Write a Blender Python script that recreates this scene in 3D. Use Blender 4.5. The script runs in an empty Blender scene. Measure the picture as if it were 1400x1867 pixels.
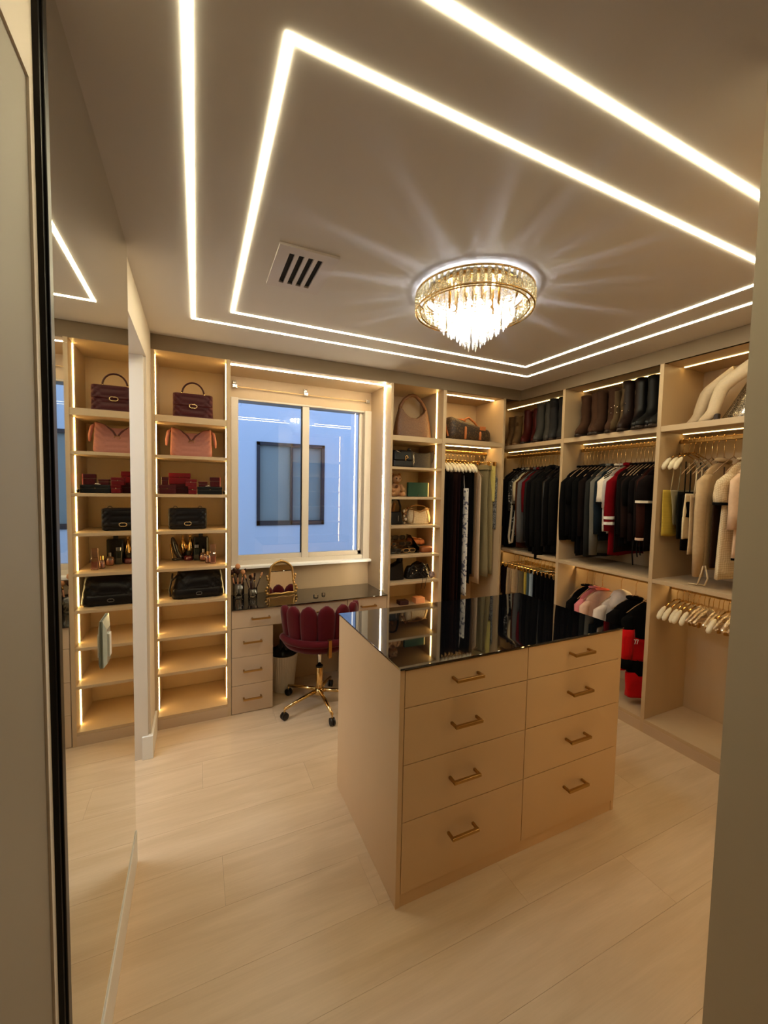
import bpy, math, random
from mathutils import Vector, Matrix
PI = math.pi
rnd = random.Random(11)
sc = bpy.context.scene
COL = sc.collection

# ------------------------------------------------------------------ camera
def setup_camera():
    yaw, pit, rol, fpx = math.radians(24.747), math.radians(3.276), math.radians(1.133), 741.4
    cy, sy, cp, sp = math.cos(yaw), math.sin(yaw), math.cos(pit), math.sin(pit)
    F = Vector((sy*cp, cy*cp, -sp)); R = Vector((cy, -sy, 0)); U = R.cross(F)
    R2 = math.cos(rol)*R + math.sin(rol)*U
    U2 = -math.sin(rol)*R + math.cos(rol)*U
    cam = bpy.data.cameras.new('camera'); o = bpy.data.objects.new('camera', cam); COL.objects.link(o)
    o.matrix_world = Matrix(((R2.x, U2.x, -F.x, 0), (R2.y, U2.y, -F.y, 0), (R2.z, U2.z, -F.z, 1.58), (0, 0, 0, 1)))
    cam.sensor_fit = 'HORIZONTAL'; cam.sensor_width = 36.0; cam.lens = fpx/1400*36.0
    cam.clip_start = 0.02; cam.clip_end = 100
    sc.camera = o
setup_camera()

# ------------------------------------------------------------------ world: even blue dusk sky
w = bpy.data.worlds.new('dusk_sky'); sc.world = w; w.use_nodes = True
bg = w.node_tree.nodes['Background']
bg.inputs[0].default_value = (0.40, 0.62, 1.06, 1); bg.inputs[1].default_value = 2.4

sc.view_settings.view_transform = 'Standard'; sc.view_settings.look = 'None'
sc.view_settings.exposure = 0.0; sc.view_settings.gamma = 1.0
sc.view_settings.use_curve_mapping = False
sc.cycles.max_bounces = 10; sc.cycles.diffuse_bounces = 5; sc.cycles.glossy_bounces = 6
sc.cycles.transmission_bounces = 8; sc.cycles.transparent_max_bounces = 24
sc.cycles.caustics_reflective = False; sc.cycles.caustics_refractive = False
sc.cycles.sample_clamp_indirect = 6.0
LED_CEIL = 34.0      # radiance of the ceiling light lines
LED_SHELF = 16.0     # radiance of the shelf light strips
SIDE_LAMP = 16.0    # radiance of the lamp panel in the side room
BULB = 560.0         # radiance of the chandelier bulbs

# ------------------------------------------------------------------ materials
def lin(c):
    return tuple(((x/255)/12.92 if x/255 <= .04045 else ((x/255+.055)/1.055)**2.4) for x in c)
MATS = {}
def nodes_of(m):
    m.use_nodes = True
    nt = m.node_tree
    return nt, nt.nodes['Principled BSDF']
def mat(name, rgb, rough=.5, metal=0., noise=0., scale=30., bump=0., sheen=0., coat=0., stretch=(1, 1, 1), spec=.5, alpha=1., trans=0., ior=1.45):
    if name in MATS: return MATS[name]
    m = bpy.data.materials.new(name); nt, b = nodes_of(m); N, L = nt.nodes, nt.links
    c = lin(rgb)
    b.inputs['Base Color'].default_value = (*c, 1); b.inputs['Roughness'].default_value = rough
    b.inputs['Metallic'].default_value = metal; b.inputs['Specular IOR Level'].default_value = spec
    b.inputs['IOR'].default_value = ior; b.inputs['Transmission Weight'].default_value = trans
    b.inputs['Alpha'].default_value = alpha
    if sheen: b.inputs['Sheen Weight'].default_value = sheen; b.inputs['Sheen Roughness'].default_value = .4
    if coat: b.inputs['Coat Weight'].default_value = coat
    if noise or bump:
        tc = N.new('ShaderNodeTexCoord'); mp = N.new('ShaderNodeMapping'); mp.inputs['Scale'].default_value = stretch
        nz = N.new('ShaderNodeTexNoise'); nz.inputs['Scale'].default_value = scale; nz.inputs['Detail'].default_value = 4
        L.new(tc.outputs['Object'], mp.inputs[0]); L.new(mp.outputs[0], nz.inputs['Vector'])
        if noise:
            mx = N.new('ShaderNodeMix'); mx.data_type = 'RGBA'
            mx.inputs[6].default_value = (*[x*(1-noise) for x in c], 1); mx.inputs[7].default_value = (*[min(1, x*(1+noise)) for x in c], 1)
            L.new(nz.outputs['Fac'], mx.inputs[0]); L.new(mx.outputs[2], b.inputs['Base Color'])
        if bump:
            bp = N.new('ShaderNodeBump'); bp.inputs['Strength'].default_value = bump; bp.inputs['Distance'].default_value = .004
            L.new(nz.outputs['Fac'], bp.inputs['Height']); L.new(bp.outputs[0], b.inputs['Normal'])
    MATS[name] = m
    return m
def emit(name, rgb, strength):
    if name in MATS: return MATS[name]
    m = bpy.data.materials.new(name); m.use_nodes = True; nt = m.node_tree; nt.nodes.clear()
    e = nt.nodes.new('ShaderNodeEmission'); o = nt.nodes.new('ShaderNodeOutputMaterial')
    e.inputs[0].default_value = (*rgb, 1); e.inputs[1].default_value = strength
    nt.links.new(e.outputs[0], o.inputs[0]); MATS[name] = m
    return m
def fab(rgb, kind='cloth'):
    dark = sum(rgb) < 200
    rgb = tuple(int(c*.72) for c in rgb) if dark else rgb
    return mat('%s_%d_%d_%d' % ((kind,)+tuple(rgb)), rgb, .95, noise=.12, scale=60, bump=.25, sheen=0 if dark else .1, spec=.08 if dark else .2)
def leather(rgb, rough=.42):
    return mat('leather_%d_%d_%d_%d' % (*rgb, int(rough*100)), rgb, rough, noise=.1, scale=90, bump=.18, spec=.3)

def m_floor():
    m = bpy.data.materials.new('pale_oak_vinyl'); nt, b = nodes_of(m); N, L = nt.nodes, nt.links
    tc = N.new('ShaderNodeTexCoord'); oi = N.new('ShaderNodeObjectInfo')
    ad = N.new('ShaderNodeVectorMath'); ad.operation = 'MULTIPLY_ADD'
    ad.inputs[1].default_value = (1, 1, 1)
    cb = N.new('ShaderNodeCombineXYZ'); ml = N.new('ShaderNodeMath'); ml.operation = 'MULTIPLY'; ml.inputs[1].default_value = 37.
    L.new(oi.outputs['Random'], ml.inputs[0]); L.new(ml.outputs[0], cb.inputs[0]); L.new(ml.outputs[0], cb.inputs[1])
    L.new(tc.outputs['Object'], ad.inputs[0]); L.new(cb.outputs[0], ad.inputs[2])
    mp = N.new('ShaderNodeMapping'); mp.inputs['Scale'].default_value = (1.1, 9, 1); L.new(ad.outputs[0], mp.inputs[0])
    n1 = N.new('ShaderNodeTexNoise'); n1.inputs['Scale'].default_value = 1.6; n1.inputs['Detail'].default_value = 6; n1.inputs['Distortion'].default_value = .8
    L.new(mp.outputs[0], n1.inputs['Vector'])
    mp2 = N.new('ShaderNodeMapping'); mp2.inputs['Scale'].default_value = (4, 90, 1); L.new(ad.outputs[0], mp2.inputs[0])
    n2 = N.new('ShaderNodeTexNoise'); n2.inputs['Scale'].default_value = 2; n2.inputs['Detail'].default_value = 3; L.new(mp2.outputs[0], n2.inputs['Vector'])
    rp = N.new('ShaderNodeValToRGB'); e = rp.color_ramp.elements
    e[0].position = .25; e[0].color = (*lin((201, 173, 139)), 1); e[1].position = .8; e[1].color = (*lin((224, 198, 165)), 1)
    L.new(n1.outputs['Fac'], rp.inputs[0])
    mx = N.new('ShaderNodeMix'); mx.data_type = 'RGBA'; mx.blend_type = 'MULTIPLY'; mx.inputs[0].default_value = .12
    L.new(rp.outputs[0], mx.inputs[6]); L.new(n2.outputs['Fac'], mx.inputs[7])
    hs = N.new('ShaderNodeHueSaturation'); mr = N.new('ShaderNodeMapRange')
    mr.inputs[3].default_value = .98; mr.inputs[4].default_value = 1.02
    L.new(oi.outputs['Random'], mr.inputs[0]); L.new(mr.outputs[0], hs.inputs['Value']); L.new(mx.outputs[2], hs.inputs['Color'])
    L.new(hs.outputs[0], b.inputs['Base Color'])
    r2 = N.new('ShaderNodeMapRange'); r2.inputs[3].default_value = .28; r2.inputs[4].default_value = .46
    L.new(n1.outputs['Fac'], r2.inputs[0]); L.new(r2.outputs[0], b.inputs['Roughness'])
    bp = N.new('ShaderNodeBump'); bp.inputs['Strength'].default_value = .12; bp.inputs['Distance'].default_value = .002
    L.new(n2.outputs['Fac'], bp.inputs['Height']); L.new(bp.outputs[0], b.inputs['Normal'])
    return m
def m_mixglass(name, tint, gloss, rough=.0, fres=True, ior=1.5):
    # clear sheet: lets light straight through, mirrors by angle
    m = bpy.data.materials.new(name); m.use_nodes = True; nt = m.node_tree; N, L = nt.nodes, nt.links; N.clear()
    t = N.new('ShaderNodeBsdfTransparent'); t.inputs[0].default_value = (*tint, 1)
    g = N.new('ShaderNodeBsdfGlossy'); g.inputs['Roughness'].default_value = rough
    mx = N.new('ShaderNodeMixShader'); o = N.new('ShaderNodeOutputMaterial')
    if fres:
        f = N.new('ShaderNodeFresnel'); f.inputs[0].default_value = ior
        ma = N.new('ShaderNodeMath'); ma.operation = 'ADD'; ma.inputs[1].default_value = gloss; L.new(f.outputs[0], ma.inputs[0]); L.new(ma.outputs[0], mx.inputs[0])
    else: mx.inputs[0].default_value = gloss
    L.new(t.outputs[0], mx.inputs[1]); L.new(g.outputs[0], mx.inputs[2]); L.new(mx.outputs[0], o.inputs[0])
    MATS[name] = m
    return m
def m_pattern(name, base, fleck, scale, lo=.55, rough=.6, vor=False):
    m = bpy.data.materials.new(name); nt, b = nodes_of(m); N, L = nt.nodes, nt.links
    tc = N.new('ShaderNodeTexCoord')
    if vor:
        tx = N.new('ShaderNodeTexVoronoi'); out = tx.outputs['Distance']
    else:
        tx = N.new('ShaderNodeTexNoise'); tx.inputs['Detail'].default_value = 3; out = tx.outputs['Fac']
    tx.inputs['Scale'].default_value = scale; L.new(tc.outputs['Object'], tx.inputs['Vector'])
    rp = N.new('ShaderNodeValToRGB'); e = rp.color_ramp.elements; rp.color_ramp.interpolation = 'CONSTANT' if vor else 'LINEAR'
    e[0].position = 0 if vor else lo-.04; e[0].color = (*lin(fleck if vor else base), 1); e[1].position = lo; e[1].color = (*lin(base if vor else fleck), 1)
    L.new(out, rp.inputs[0]); L.new(rp.outputs[0], b.inputs['Base Color']); b.inputs['Roughness'].default_value = rough
    MATS[name] = m
    return m
def m_checks(name, base, fleck, scale, rough=.6):
    m = bpy.data.materials.new(name); nt, b = nodes_of(m); N, L = nt.nodes, nt.links
    tc = N.new('ShaderNodeTexCoord'); mp = N.new('ShaderNodeMapping'); mp.inputs['Rotation'].default_value = (.3, .78, .2)
    tx = N.new('ShaderNodeTexChecker'); tx.inputs['Scale'].default_value = scale
    tx.inputs[1].default_value = (*lin(base), 1); tx.inputs[2].default_value = (*lin(fleck), 1)
    L.new(tc.outputs['Object'], mp.inputs[0]); L.new(mp.outputs[0], tx.inputs[0]); L.new(tx.outputs[0], b.inputs['Base Color'])
    b.inputs['Roughness'].default_value = rough; MATS[name] = m
    return m

M_CEIL = mat('ceiling_paint', (217, 212, 210), .8, noise=.015, scale=4)
M_WALL = mat('wall_paint', (212, 200, 184), .7, noise=.015, scale=5)
M_WHITE = mat('white_trim', (226, 220, 210), .45)
M_GREY = mat('grey_paint', (186, 173, 151), .55, noise=.02, scale=6)
M_LAM = mat('beige_laminate', (190, 165, 132), .42, noise=.05, scale=14, stretch=(1, 1, .25), bump=.05)
M_LAMF = mat('beige_lacquer', (192, 168, 141), .38, noise=.03, scale=10)
M_LAMF_SHADED = mat('beige_lacquer_shaded', (120, 101, 79), .5, noise=.03, scale=10)  # beige lacquer darkened for the fascia, its dimmer light put into the colour
M_DOOR = mat('door_grey', (136, 126, 112), .55, noise=.02, scale=6)
M_GOLD = mat('brushed_gold', (176, 138, 82), .32, 1.)
M_GOLDP = mat('polished_gold', (222, 188, 128), .12, 1.)
M_CHROME = mat('chrome', (210, 210, 210), .12, 1.)
M_BLACK = mat('black_metal', (18, 15, 13), .35, .6)
M_BLKP = mat('black_plastic', (16, 15, 15), .4)
M_BGLASS = mat('black_glass', (7, 7, 9), .03, coat=1., spec=.6)
M_MIRROR = mat('mirror_silver', (226, 226, 216), .015, 1.)
M_VINYL = mat('white_vinyl', (206, 196, 182), .4)
M_PANE = m_mixglass('window_glass', (.96, .98, 1.), .07)
M_CLEAR = m_mixglass('clear_acrylic', (.96, .95, .93), .10)
M_SW = mat('pale_glass', (186, 196, 186), .12, coat=1.)
def m_crystal(name, tint, body):
    # cut crystal: part clear, part mirror facets, part light scattered inside the cut glass
    m = bpy.data.materials.new(name); m.use_nodes = True; nt = m.node_tree; N, L = nt.nodes, nt.links; N.clear()
    t = N.new('ShaderNodeBsdfTransparent'); t.inputs[0].default_value = (*tint, 1)
    g = N.new('ShaderNodeBsdfGlossy'); g.inputs['Roughness'].default_value = .05; g.inputs[0].default_value = (*tint, 1)
    d = N.new('ShaderNodeBsdfTranslucent'); d.inputs[0].default_value = (*tint, 1)
    e = N.new('ShaderNodeBsdfDiffuse'); e.inputs[0].default_value = (*tint, 1)
    tc = N.new('ShaderNodeTexCoord'); nz = N.new('ShaderNodeTexVoronoi'); nz.inputs['Scale'].default_value = 130.; L.new(tc.outputs['Object'], nz.inputs['Vector'])
    bp = N.new('ShaderNodeBump'); bp.inputs['Strength'].default_value = .9; bp.inputs['Distance'].default_value = .004; L.new(nz.outputs['Distance'], bp.inputs['Height'])
    L.new(bp.outputs[0], g.inputs['Normal'])
    a = N.new('ShaderNodeMixShader'); a.inputs[0].default_value = .5; L.new(d.outputs[0], a.inputs[1]); L.new(e.outputs[0], a.inputs[2])
    b = N.new('ShaderNodeMixShader'); b.inputs[0].default_value = .94; L.new(a.outputs[0], b.inputs[1]); L.new(g.outputs[0], b.inputs[2])
    c = N.new('ShaderNodeMixShader'); c.inputs[0].default_value = body; L.new(t.outputs[0], c.inputs[1]); L.new(b.outputs[0], c.inputs[2])
    o = N.new('ShaderNodeOutputMaterial'); L.new(c.outputs[0], o.inputs[0]); MATS[name] = m
    return m
M_CRYS = m_crystal('cut_crystal', (.99, .985, .97), .42)
M_ACR = m_crystal('moulded_acrylic', (.99, .95, .88), .45)
M_CRYSG = m_crystal('champagne_crystal', (1., .95, .78), .55)
M_LEDC = emit('ceiling_led', (1., .87, .54), LED_CEIL)
M_LEDS = emit('shelf_led', (1., .66, .24), LED_SHELF*1.5)
M_LEDM = emit('mid_shelf_led', (1., .68, .28), LED_SHELF*2.0)
M_LEDR = emit('wardrobe_led', (1., .66, .24), LED_SHELF*.68)
M_LEDB = emit('long_hang_led', (1., .66, .26), LED_SHELF*2.8)
M_LEDW = emit('niche_led', (1., .84, .56), LED_SHELF*5.0)
M_BULB = emit('chandelier_bulb', (.92, .96, 1.), BULB)

# ------------------------------------------------------------------ mesh helpers
ORG = {}
def root_of(o):
    while o.parent is not None: o = o.parent
    return o
def tag(o, label=None, cat=None, group=None, kind=None):
    if label: o['label'] = label
    if cat: o['category'] = cat
    if group: o['group'] = group
    if kind: o['kind'] = kind
    return o
def T(name, label, cat, loc=(0, 0, 0), group=None, rz=0., local=False):
    """an Empty at the thing's base; parts are given in world coordinates unless local"""
    o = bpy.data.objects.new(name, None); COL.objects.link(o); o.empty_display_size = .05
    o.location = loc; o.rotation_euler = (0, 0, rz)
    ORG[o.name] = (0, 0, 0) if local else tuple(loc)
    return tag(o, label, cat, group)
class MB:
    def __init__(s): s.v = []; s.f = []
    def add(s, vs, fs):
        b = len(s.v); s.v += [tuple(v) for v in vs]; s.f += [tuple(i+b for i in f) for f in fs]
        return s
    def box(s, x0, x1, y0, y1, z0, z1):
        return s.add([(x0, y0, z0), (x1, y0, z0), (x1, y1, z0), (x0, y1, z0), (x0, y0, z1), (x1, y0, z1), (x1, y1, z1), (x0, y1, z1)],
                     [(0, 3, 2, 1), (4, 5, 6, 7), (0, 1, 5, 4), (1, 2, 6, 5), (2, 3, 7, 6), (3, 0, 4, 7)])
    def loft(s, rings, cap0=True, cap1=True, closed=False, pinch=False):
        if pinch: rings = list(rings)+[[(x, y*.05, z-.002) for x, y, z in rings[-1]]]; cap1 = False
        n = len(rings[0]); b = len(s.v)
        for r in rings: s.v += [tuple(p) for p in r]
        m = len(rings); K = m if closed else m-1
        for j in range(K):
            a0 = b+j*n; a1 = b+((j+1) % m)*n
            for i in range(n):
                k = (i+1) % n; s.f.append((a0+i, a0+k, a1+k, a1+i))
        if not closed:
            if cap0: s.f.append(tuple(b+i for i in reversed(range(n))))
            if cap1: s.f.append(tuple(b+(m-1)*n+i for i in range(n)))
        return s
    def tube(s, pts, r, n=8, closed=False):
        P = [Vector(p) for p in pts]; rings = []; m = len(P); prev = None
        for i, p in enumerate(P):
            if closed: t = P[(i+1) % m]-P[i-1]
            else: t = P[min(i+1, m-1)]-P[max(i-1, 0)]
            t.normalize()
            ref = prev if prev is not None else (Vector((0, 0, 1)) if abs(t.z) < .9 else Vector((1, 0, 0)))
            u = ref-t*ref.dot(t)
            if u.length < 1e-6: u = Vector((1, 0, 0)) if abs(t.x) < .9 else Vector((0, 1, 0)); u = u-t*u.dot(t)
            u.normalize(); v = t.cross(u); prev = u
            rr = r[i] if isinstance(r, (list, tuple)) else r
            rings.append([p+(u*math.cos(2*PI*k/n)+v*math.sin(2*PI*k/n))*rr for k in range(n)])
        return s.loft(rings, closed=closed)
    def lathe(s, prof, cx=0, cy=0, n=20):
        return s.loft([[(cx+r*math.cos(2*PI*k/n), cy+r*math.sin(2*PI*k/n), z) for k in range(n)] for r, z in prof])
    def prism(s, poly, ax, a, b):
        def p(q, t):
            return (t, q[0], q[1]) if ax == 'x' else ((q[0], t, q[1]) if ax == 'y' else (q[0], q[1], t))
        return s.loft([[p(q, a) for q in poly], [p(q, b) for q in poly]])
    def ball(s, c, rx, ry=None, rz=None, n=12, m=8):
        ry = ry or rx; rz = rz or rx
        return s.loft([[(c[0]+rx*math.sin(t)*math.cos(2*PI*k/n), c[1]+ry*math.sin(t)*math.sin(2*PI*k/n), c[2]-rz*math.cos(t)) for k in range(n)]
                       for t in [.05+(PI-.1)*j/m for j in range(m+1)]])
    def soft(s, levels, n=32, e=.5, disp=None, y_only=False):
        """stack of rounded-rectangle rings; levels: (z, hx, hy, cx, cy)"""
        rings = []
        for L_ in levels:
            z, hx, hy = L_[:3]; cx = L_[3] if len(L_) > 3 else 0; cy = L_[4] if len(L_) > 4 else 0
            ring = []
            for k in range(n):
                a = 2*PI*(k+.5)/n; c, q = math.cos(a), math.sin(a)
                x = math.copysign(abs(c)**e, c)*hx; y = math.copysign(abs(q)**e, q)*hy
                if disp:
                    d = disp(x, y, z); y += math.copysign(d, q)*min(1, abs(q)*2)
                ring.append((cx+x, cy+y, z))
            rings.append(ring)
        return s.loft(rings)
    def move(s, m):
        s.v = [tuple(m @ Vector(v)) for v in s.v]; return s
    def obj(s, name, m, parent=None, smooth=False, bevel=0., seg=2, label=None):
        off = ORG.get(root_of(parent).name, (0, 0, 0)) if parent is not None else (0, 0, 0)
        me = bpy.data.meshes.new(name)
        me.from_pydata([(v[0]-off[0], v[1]-off[1], v[2]-off[2]) for v in s.v], [], s.f)
        if m is not None: me.materials.append(m)
        if smooth: me.polygons.foreach_set('use_smooth', [True]*len(me.polygons))
        me.update()
        o = bpy.data.objects.new(name, me); COL.objects.link(o)
        if parent is not None: o.parent = parent
        if bevel:
            b = o.modifiers.new('bevel', 'BEVEL'); b.width = bevel; b.segments = seg; b.limit_method = 'ANGLE'
        if label: o['label'] = label
        return o
def box(name, m, p, *a, bevel=0., label=None):
    return MB().box(*a).obj(name, m, p, bevel=bevel, label=label)
def copy_tree(o, parent=None):
    c = o.copy(); COL.objects.link(c); c.parent = parent
    if o.name in ORG: ORG[c.name] = ORG[o.name]
    for ch in list(o.children): copy_tree(ch, c)
    return c
def struct(o, label=None):
    o['kind'] = 'structure'
    if label: o['label'] = label
    return o
def arc(cx, cy, r, a0, a1, n):
    return [(cx+r*math.cos(math.radians(a0+(a1-a0)*i/n)), cy+r*math.sin(math.radians(a0+(a1-a0)*i/n))) for i in range(n+1)]

# ------------------------------------------------------------------ room shell
H = 2.494; YF = 2.891; XF = 2.679; YB = 3.30; XR = 3.12
# floor: planks laid along the window wall
fl = MB().box(-.6, 3.4, -2.2, 3.5, -.10, -.006).obj('floor', mat('underlay', (120, 100, 80), .9)); struct(fl, 'pale oak plank floor')
MF = m_floor()
plank_me = {}
row = 0; y = -2.1; PW = .228; PL = 1.52
while y < 3.3:
    x = -.55-((row*0.53) % PL)
    while x < 3.3:
        x0, x1 = max(x, -.55), min(x+PL, 3.35)
        if x1-x0 > .02:
            ln = round(x1-x0, 3)
            if ln not in plank_me:
                o = MB().box(0, ln-.0007, 0, PW-.0007, -.006, 0).obj('plank', MF, fl); plank_me[ln] = o
            else:
                o = plank_me[ln].copy(); COL.objects.link(o); o.parent = fl
            o.location = (x0, y, 0)
        x += PL
    y += PW; row += 1
struct(box('ceiling', M_CEIL, None, -.6, 3.4, -2.2, 3.5, H, H+.12))
# left wall: cased opening near the camera, mirror, door opening, stub beside the shelf tower
wl = MB()
wl.box(-.40, -.25, -2.2, -.30, 0, H); wl.box(-.40, -.25, -.30, .905, 2.253, H); wl.box(-.40, -.25, .905, 1.888, 0, H)
wl.box(-.40, -.25, 1.888, 2.63, 2.282, H); wl.box(-.40, -.25, 2.63, 3.45, 0, H); wl.box(-.43, -.40, -2.2, 1.888, 0, H); wl.box(-.43, -.40, 2.63, 3.45, 0, H); wl.box(-.43, -.40, 1.888, 2.63, 2.282, H)
struct(wl.obj('wall_left', M_WALL))
d1 = struct(box('door_1', M_DOOR, None, -.40, -.254, -.30, .904, 0, 2.252), 'flat grey door set back in the left wall')
# open doorway beside the mirror: the lit side room it leads to
sr = MB(); sr.box(-1.95, -1.85, 1.45, 3.05, 0, H); sr.box(-1.85, -.43, 1.45, 1.55, 0, H); sr.box(-1.85, -.43, 2.95, 3.05, 0, H)
sr.box(-1.95, -.43, 1.45, 3.05, H, H+.1); sr.box(-1.95, -.55, 1.45, 3.05, -.1, 0)
side = struct(sr.obj('wall_side_room', M_WHITE), 'white walls of the lit side room through the doorway beside the mirror')
box('ceiling_lamp', emit('side_room_lamp', (.92, 1.03, 1.18), SIDE_LAMP), side, -1.45, -.85, 1.95, 2.55, H-.03, H-.004)
tr = struct(box('trim_1', M_WALL, None, -.345, -.262, 2.612, 2.63, 0, 2.282), 'white casing on the far side of the opening')
bb = MB().box(-.25, -.234, .956, 1.888, 0, .140); struct(bb.obj('baseboard_left', M_WHITE, bevel=.002), 'white baseboard under the mirror')
bb = MB().box(-.25, -.237, 2.63, YF, 0, .135); bb.box(-.292, -.237, 2.600, 2.63, 0, .135)
struct(bb.obj('baseboard_corner', M_WHITE, bevel=.002), 'white baseboard on the short wall beside the shelf tower')
# right wall, back wall with window hole, corridor walls behind the camera
struct(box('wall_right', M_WALL, None, XR, 3.4, -.2, 3.5, 0, H))
WX0, WX1, WZ0, WZ1 = .236, 1.378, .94, 2.245
wb = MB(); wb.box(-.4, WX0, YB, 3.5, 0, H); wb.box(WX1, 3.4, YB, 3.5, 0, H); wb.box(WX0, WX1, YB, 3.5, 0, WZ0); wb.box(WX0, WX1, YB, 3.5, WZ1, H)
struct(wb.obj('wall_back', M_LAM))
struct(box('wall_pillar', M_GREY, None, 1.10, 1.285, -2.2, .495, 0, H), 'grey wall end at the right of the entry')
struct(box('wall_front', M_WALL, None, 1.285, 3.4, -.1, .10, 0, H))
struct(box('wall_hall', M_WALL, None, -.43, 1.10, -2.3, -2.15, 0, H))

# window: slider with two panes, white vinyl
wi = T('window_1', 'two-pane white sliding window above the vanity', None, (WX0, YB, WZ0)); struct(wi)
def wbox(n, *a): return box(n, M_VINYL, wi, *a, bevel=.002)
GZ0, GZ1 = 1.04, 2.232
wbox('frame_side', WX0, WX0+.052, 3.285, 3.40, .965, WZ1); wbox('frame_side', 1.318, WX1, 3.285, 3.40, .965, WZ1)
wbox('frame_rail', WX0+.052, 1.318, 3.30, 3.40, .965, 1.000); wbox('frame_rail', WX0+.052, 1.318, 3.30, 3.40, 2.232, WZ1)
wbox('sash_rail', WX0+.052, .815, 3.315, 3.345, 1.000, GZ0); wbox('sash_rail', .815, 1.318, 3.335, 3.365, 1.000, GZ0-.005)
wbox('sash_stile', .783, .838, 3.308, 3.345, 1.000, 2.232); wbox('sash_stile', 1.285, 1.318, 3.335, 3.365, 1.000, 2.232)
box('gasket', M_BLKP, wi, .774, .783, 3.322, 3.334, GZ0, 2.232)
box('sill', mat('white_sill', (246, 246, 246), .35), wi, WX0-.004, WX1, 3.235, 3.34, .945, .966, bevel=.003)
box('pane', M_PANE, wi, WX0+.052, .783, 3.326, 3.330, GZ0, 2.232); box('pane', M_PANE, wi, .838, 1.285, 3.348, 3.352, GZ0-.005, 2.232)
# curtain rod: bare wire with three chrome clips on the wall above the window
cr = T('curtain_wire', 'thin bare curtain wire with three chrome brackets above the window', 'curtain rod', (.25, 3.28, 2.33))
MB().tube([(.25, 3.275, 2.322), (.80, 3.275, 2.318), (1.36, 3.275, 2.322)], .0022, 6).obj('wire', M_GOLD, cr)
for bx_ in (.262, .80, 1.335):
    MB().box(bx_-.016, bx_+.016, 3.262, 3.30, 2.31, 2.334).obj('bracket', M_CHROME, cr, bevel=.002)
    if bx_ < 1.2: MB().box(bx_-.014, bx_+.014, 3.285, 3.30, 2.342, 2.366).obj('clip', M_CHROME, cr, bevel=.003)

# house next door, seen through the window
nh = T('neighbour_house', 'pale rendered house wall next door with a dark framed window', 'building', (1.2, 6.0, -1))
MST = mat('pale_render', (206, 208, 212), .9, noise=.03, scale=3)
nw = MB(); nw.box(-5, .77, 6, 6.3, -1, 3.6); nw.box(1.757, 7, 6, 6.3, -1, 3.6); nw.box(.77, 1.757, 6, 6.3, -1, 1.02); nw.box(.77, 1.757, 6, 6.3, 2.21, 3.6)
nw.obj('wall', MST, nh)
MDK = mat('dark_frame', (44, 42, 46), .5); f = .045
for a in ((.77, .77+f, 1.02, 2.21), (1.757-f, 1.757, 1.02, 2.21), (1.245, 1.245+.035, 1.02, 2.21), (.77, 1.757, 1.02, 1.02+f+.02), (.77, 1.757, 2.21-f, 2.21)):
    box('window_frame', MDK, nh, a[0], a[1], 5.985, 6.06, a[2], a[3])
MNG = mat('grey_glass', (140, 146, 138), .5, spec=.3, noise=.06, scale=4)
box('pane', MNG, nh, .80, 1.26, 6.03, 6.04, 1.05, 2.19); box('pane', MNG, nh, 1.26, 1.74, 6.045, 6.055, 1.05, 2.19)
struct(box('ground', mat('side_yard_concrete', (150, 148, 142), .9), None, -6, 8, 3.5, 9, -.4, -.3), 'concrete side yard')

# ------------------------------------------------------------------ ceiling lights, vent, chandelier
def led_frame(name, label, x0, x1, y0, y1, wd=.016):
    t = T(name, label, 'ceiling light', ((x0+x1)/2, (y0+y1)/2, H), group='ceiling light rectangles')
    h = wd/2; z0, z1 = H-.0025, H+.004
    box('light_strip', M_LEDC, t, x0-h, x1+h, y0-h, y0+h, z0, z1); box('light_strip', M_LEDC, t, x0-h, x1+h, y1-h, y1+h, z0, z1)
    box('light_strip', M_LEDC, t, x0-h, x0+h, y0+h, y1-h, z0, z1); box('light_strip', M_LEDC, t, x1-h, x1+h, y0+h, y1-h, z0, z1)
led_frame('ceiling_light_line', 'larger glowing light rectangle recessed in the ceiling, the outer one', -.012, 2.395, .705, 2.524)
led_frame('ceiling_light_line', 'smaller glowing light rectangle recessed in the ceiling, the inner one', .177, 2.20, .889, 2.339)
v = T('air_vent', 'white square ceiling air vent with four dark slots', 'vent', (.405, 1.765, H))
VX0, VX1, VY0, VY1 = .288, .522, 1.597, 1.932
vm = mat('vent_white', (214, 206, 204), .5)
sl = [(VX0+.045+i*.0375, VX0+.045+i*.0375+.0215) for i in range(4)]
fr = MB(); fr.box(VX0, VX1, VY0, VY0+.046, H-.010, H); fr.box(VX0, VX1, VY1-.046, VY1, H-.010, H)
fr.box(VX0, sl[0][0], VY0+.046, VY1-.046, H-.010, H); fr.box(sl[3][1], VX1, VY0+.046, VY1-.046, H-.010, H)
fr.obj('frame', vm, v)
for i in range(3): box('slat', vm, v, sl[i][1], sl[i+1][0], VY0+.046, VY1-.046, H-.010, H-.001)
box('duct', mat('vent_dark', (26, 22, 20), .9), v, sl[0][0], sl[3][1], VY0+.046, VY1-.046, H-.002, H-.0005)

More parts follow.
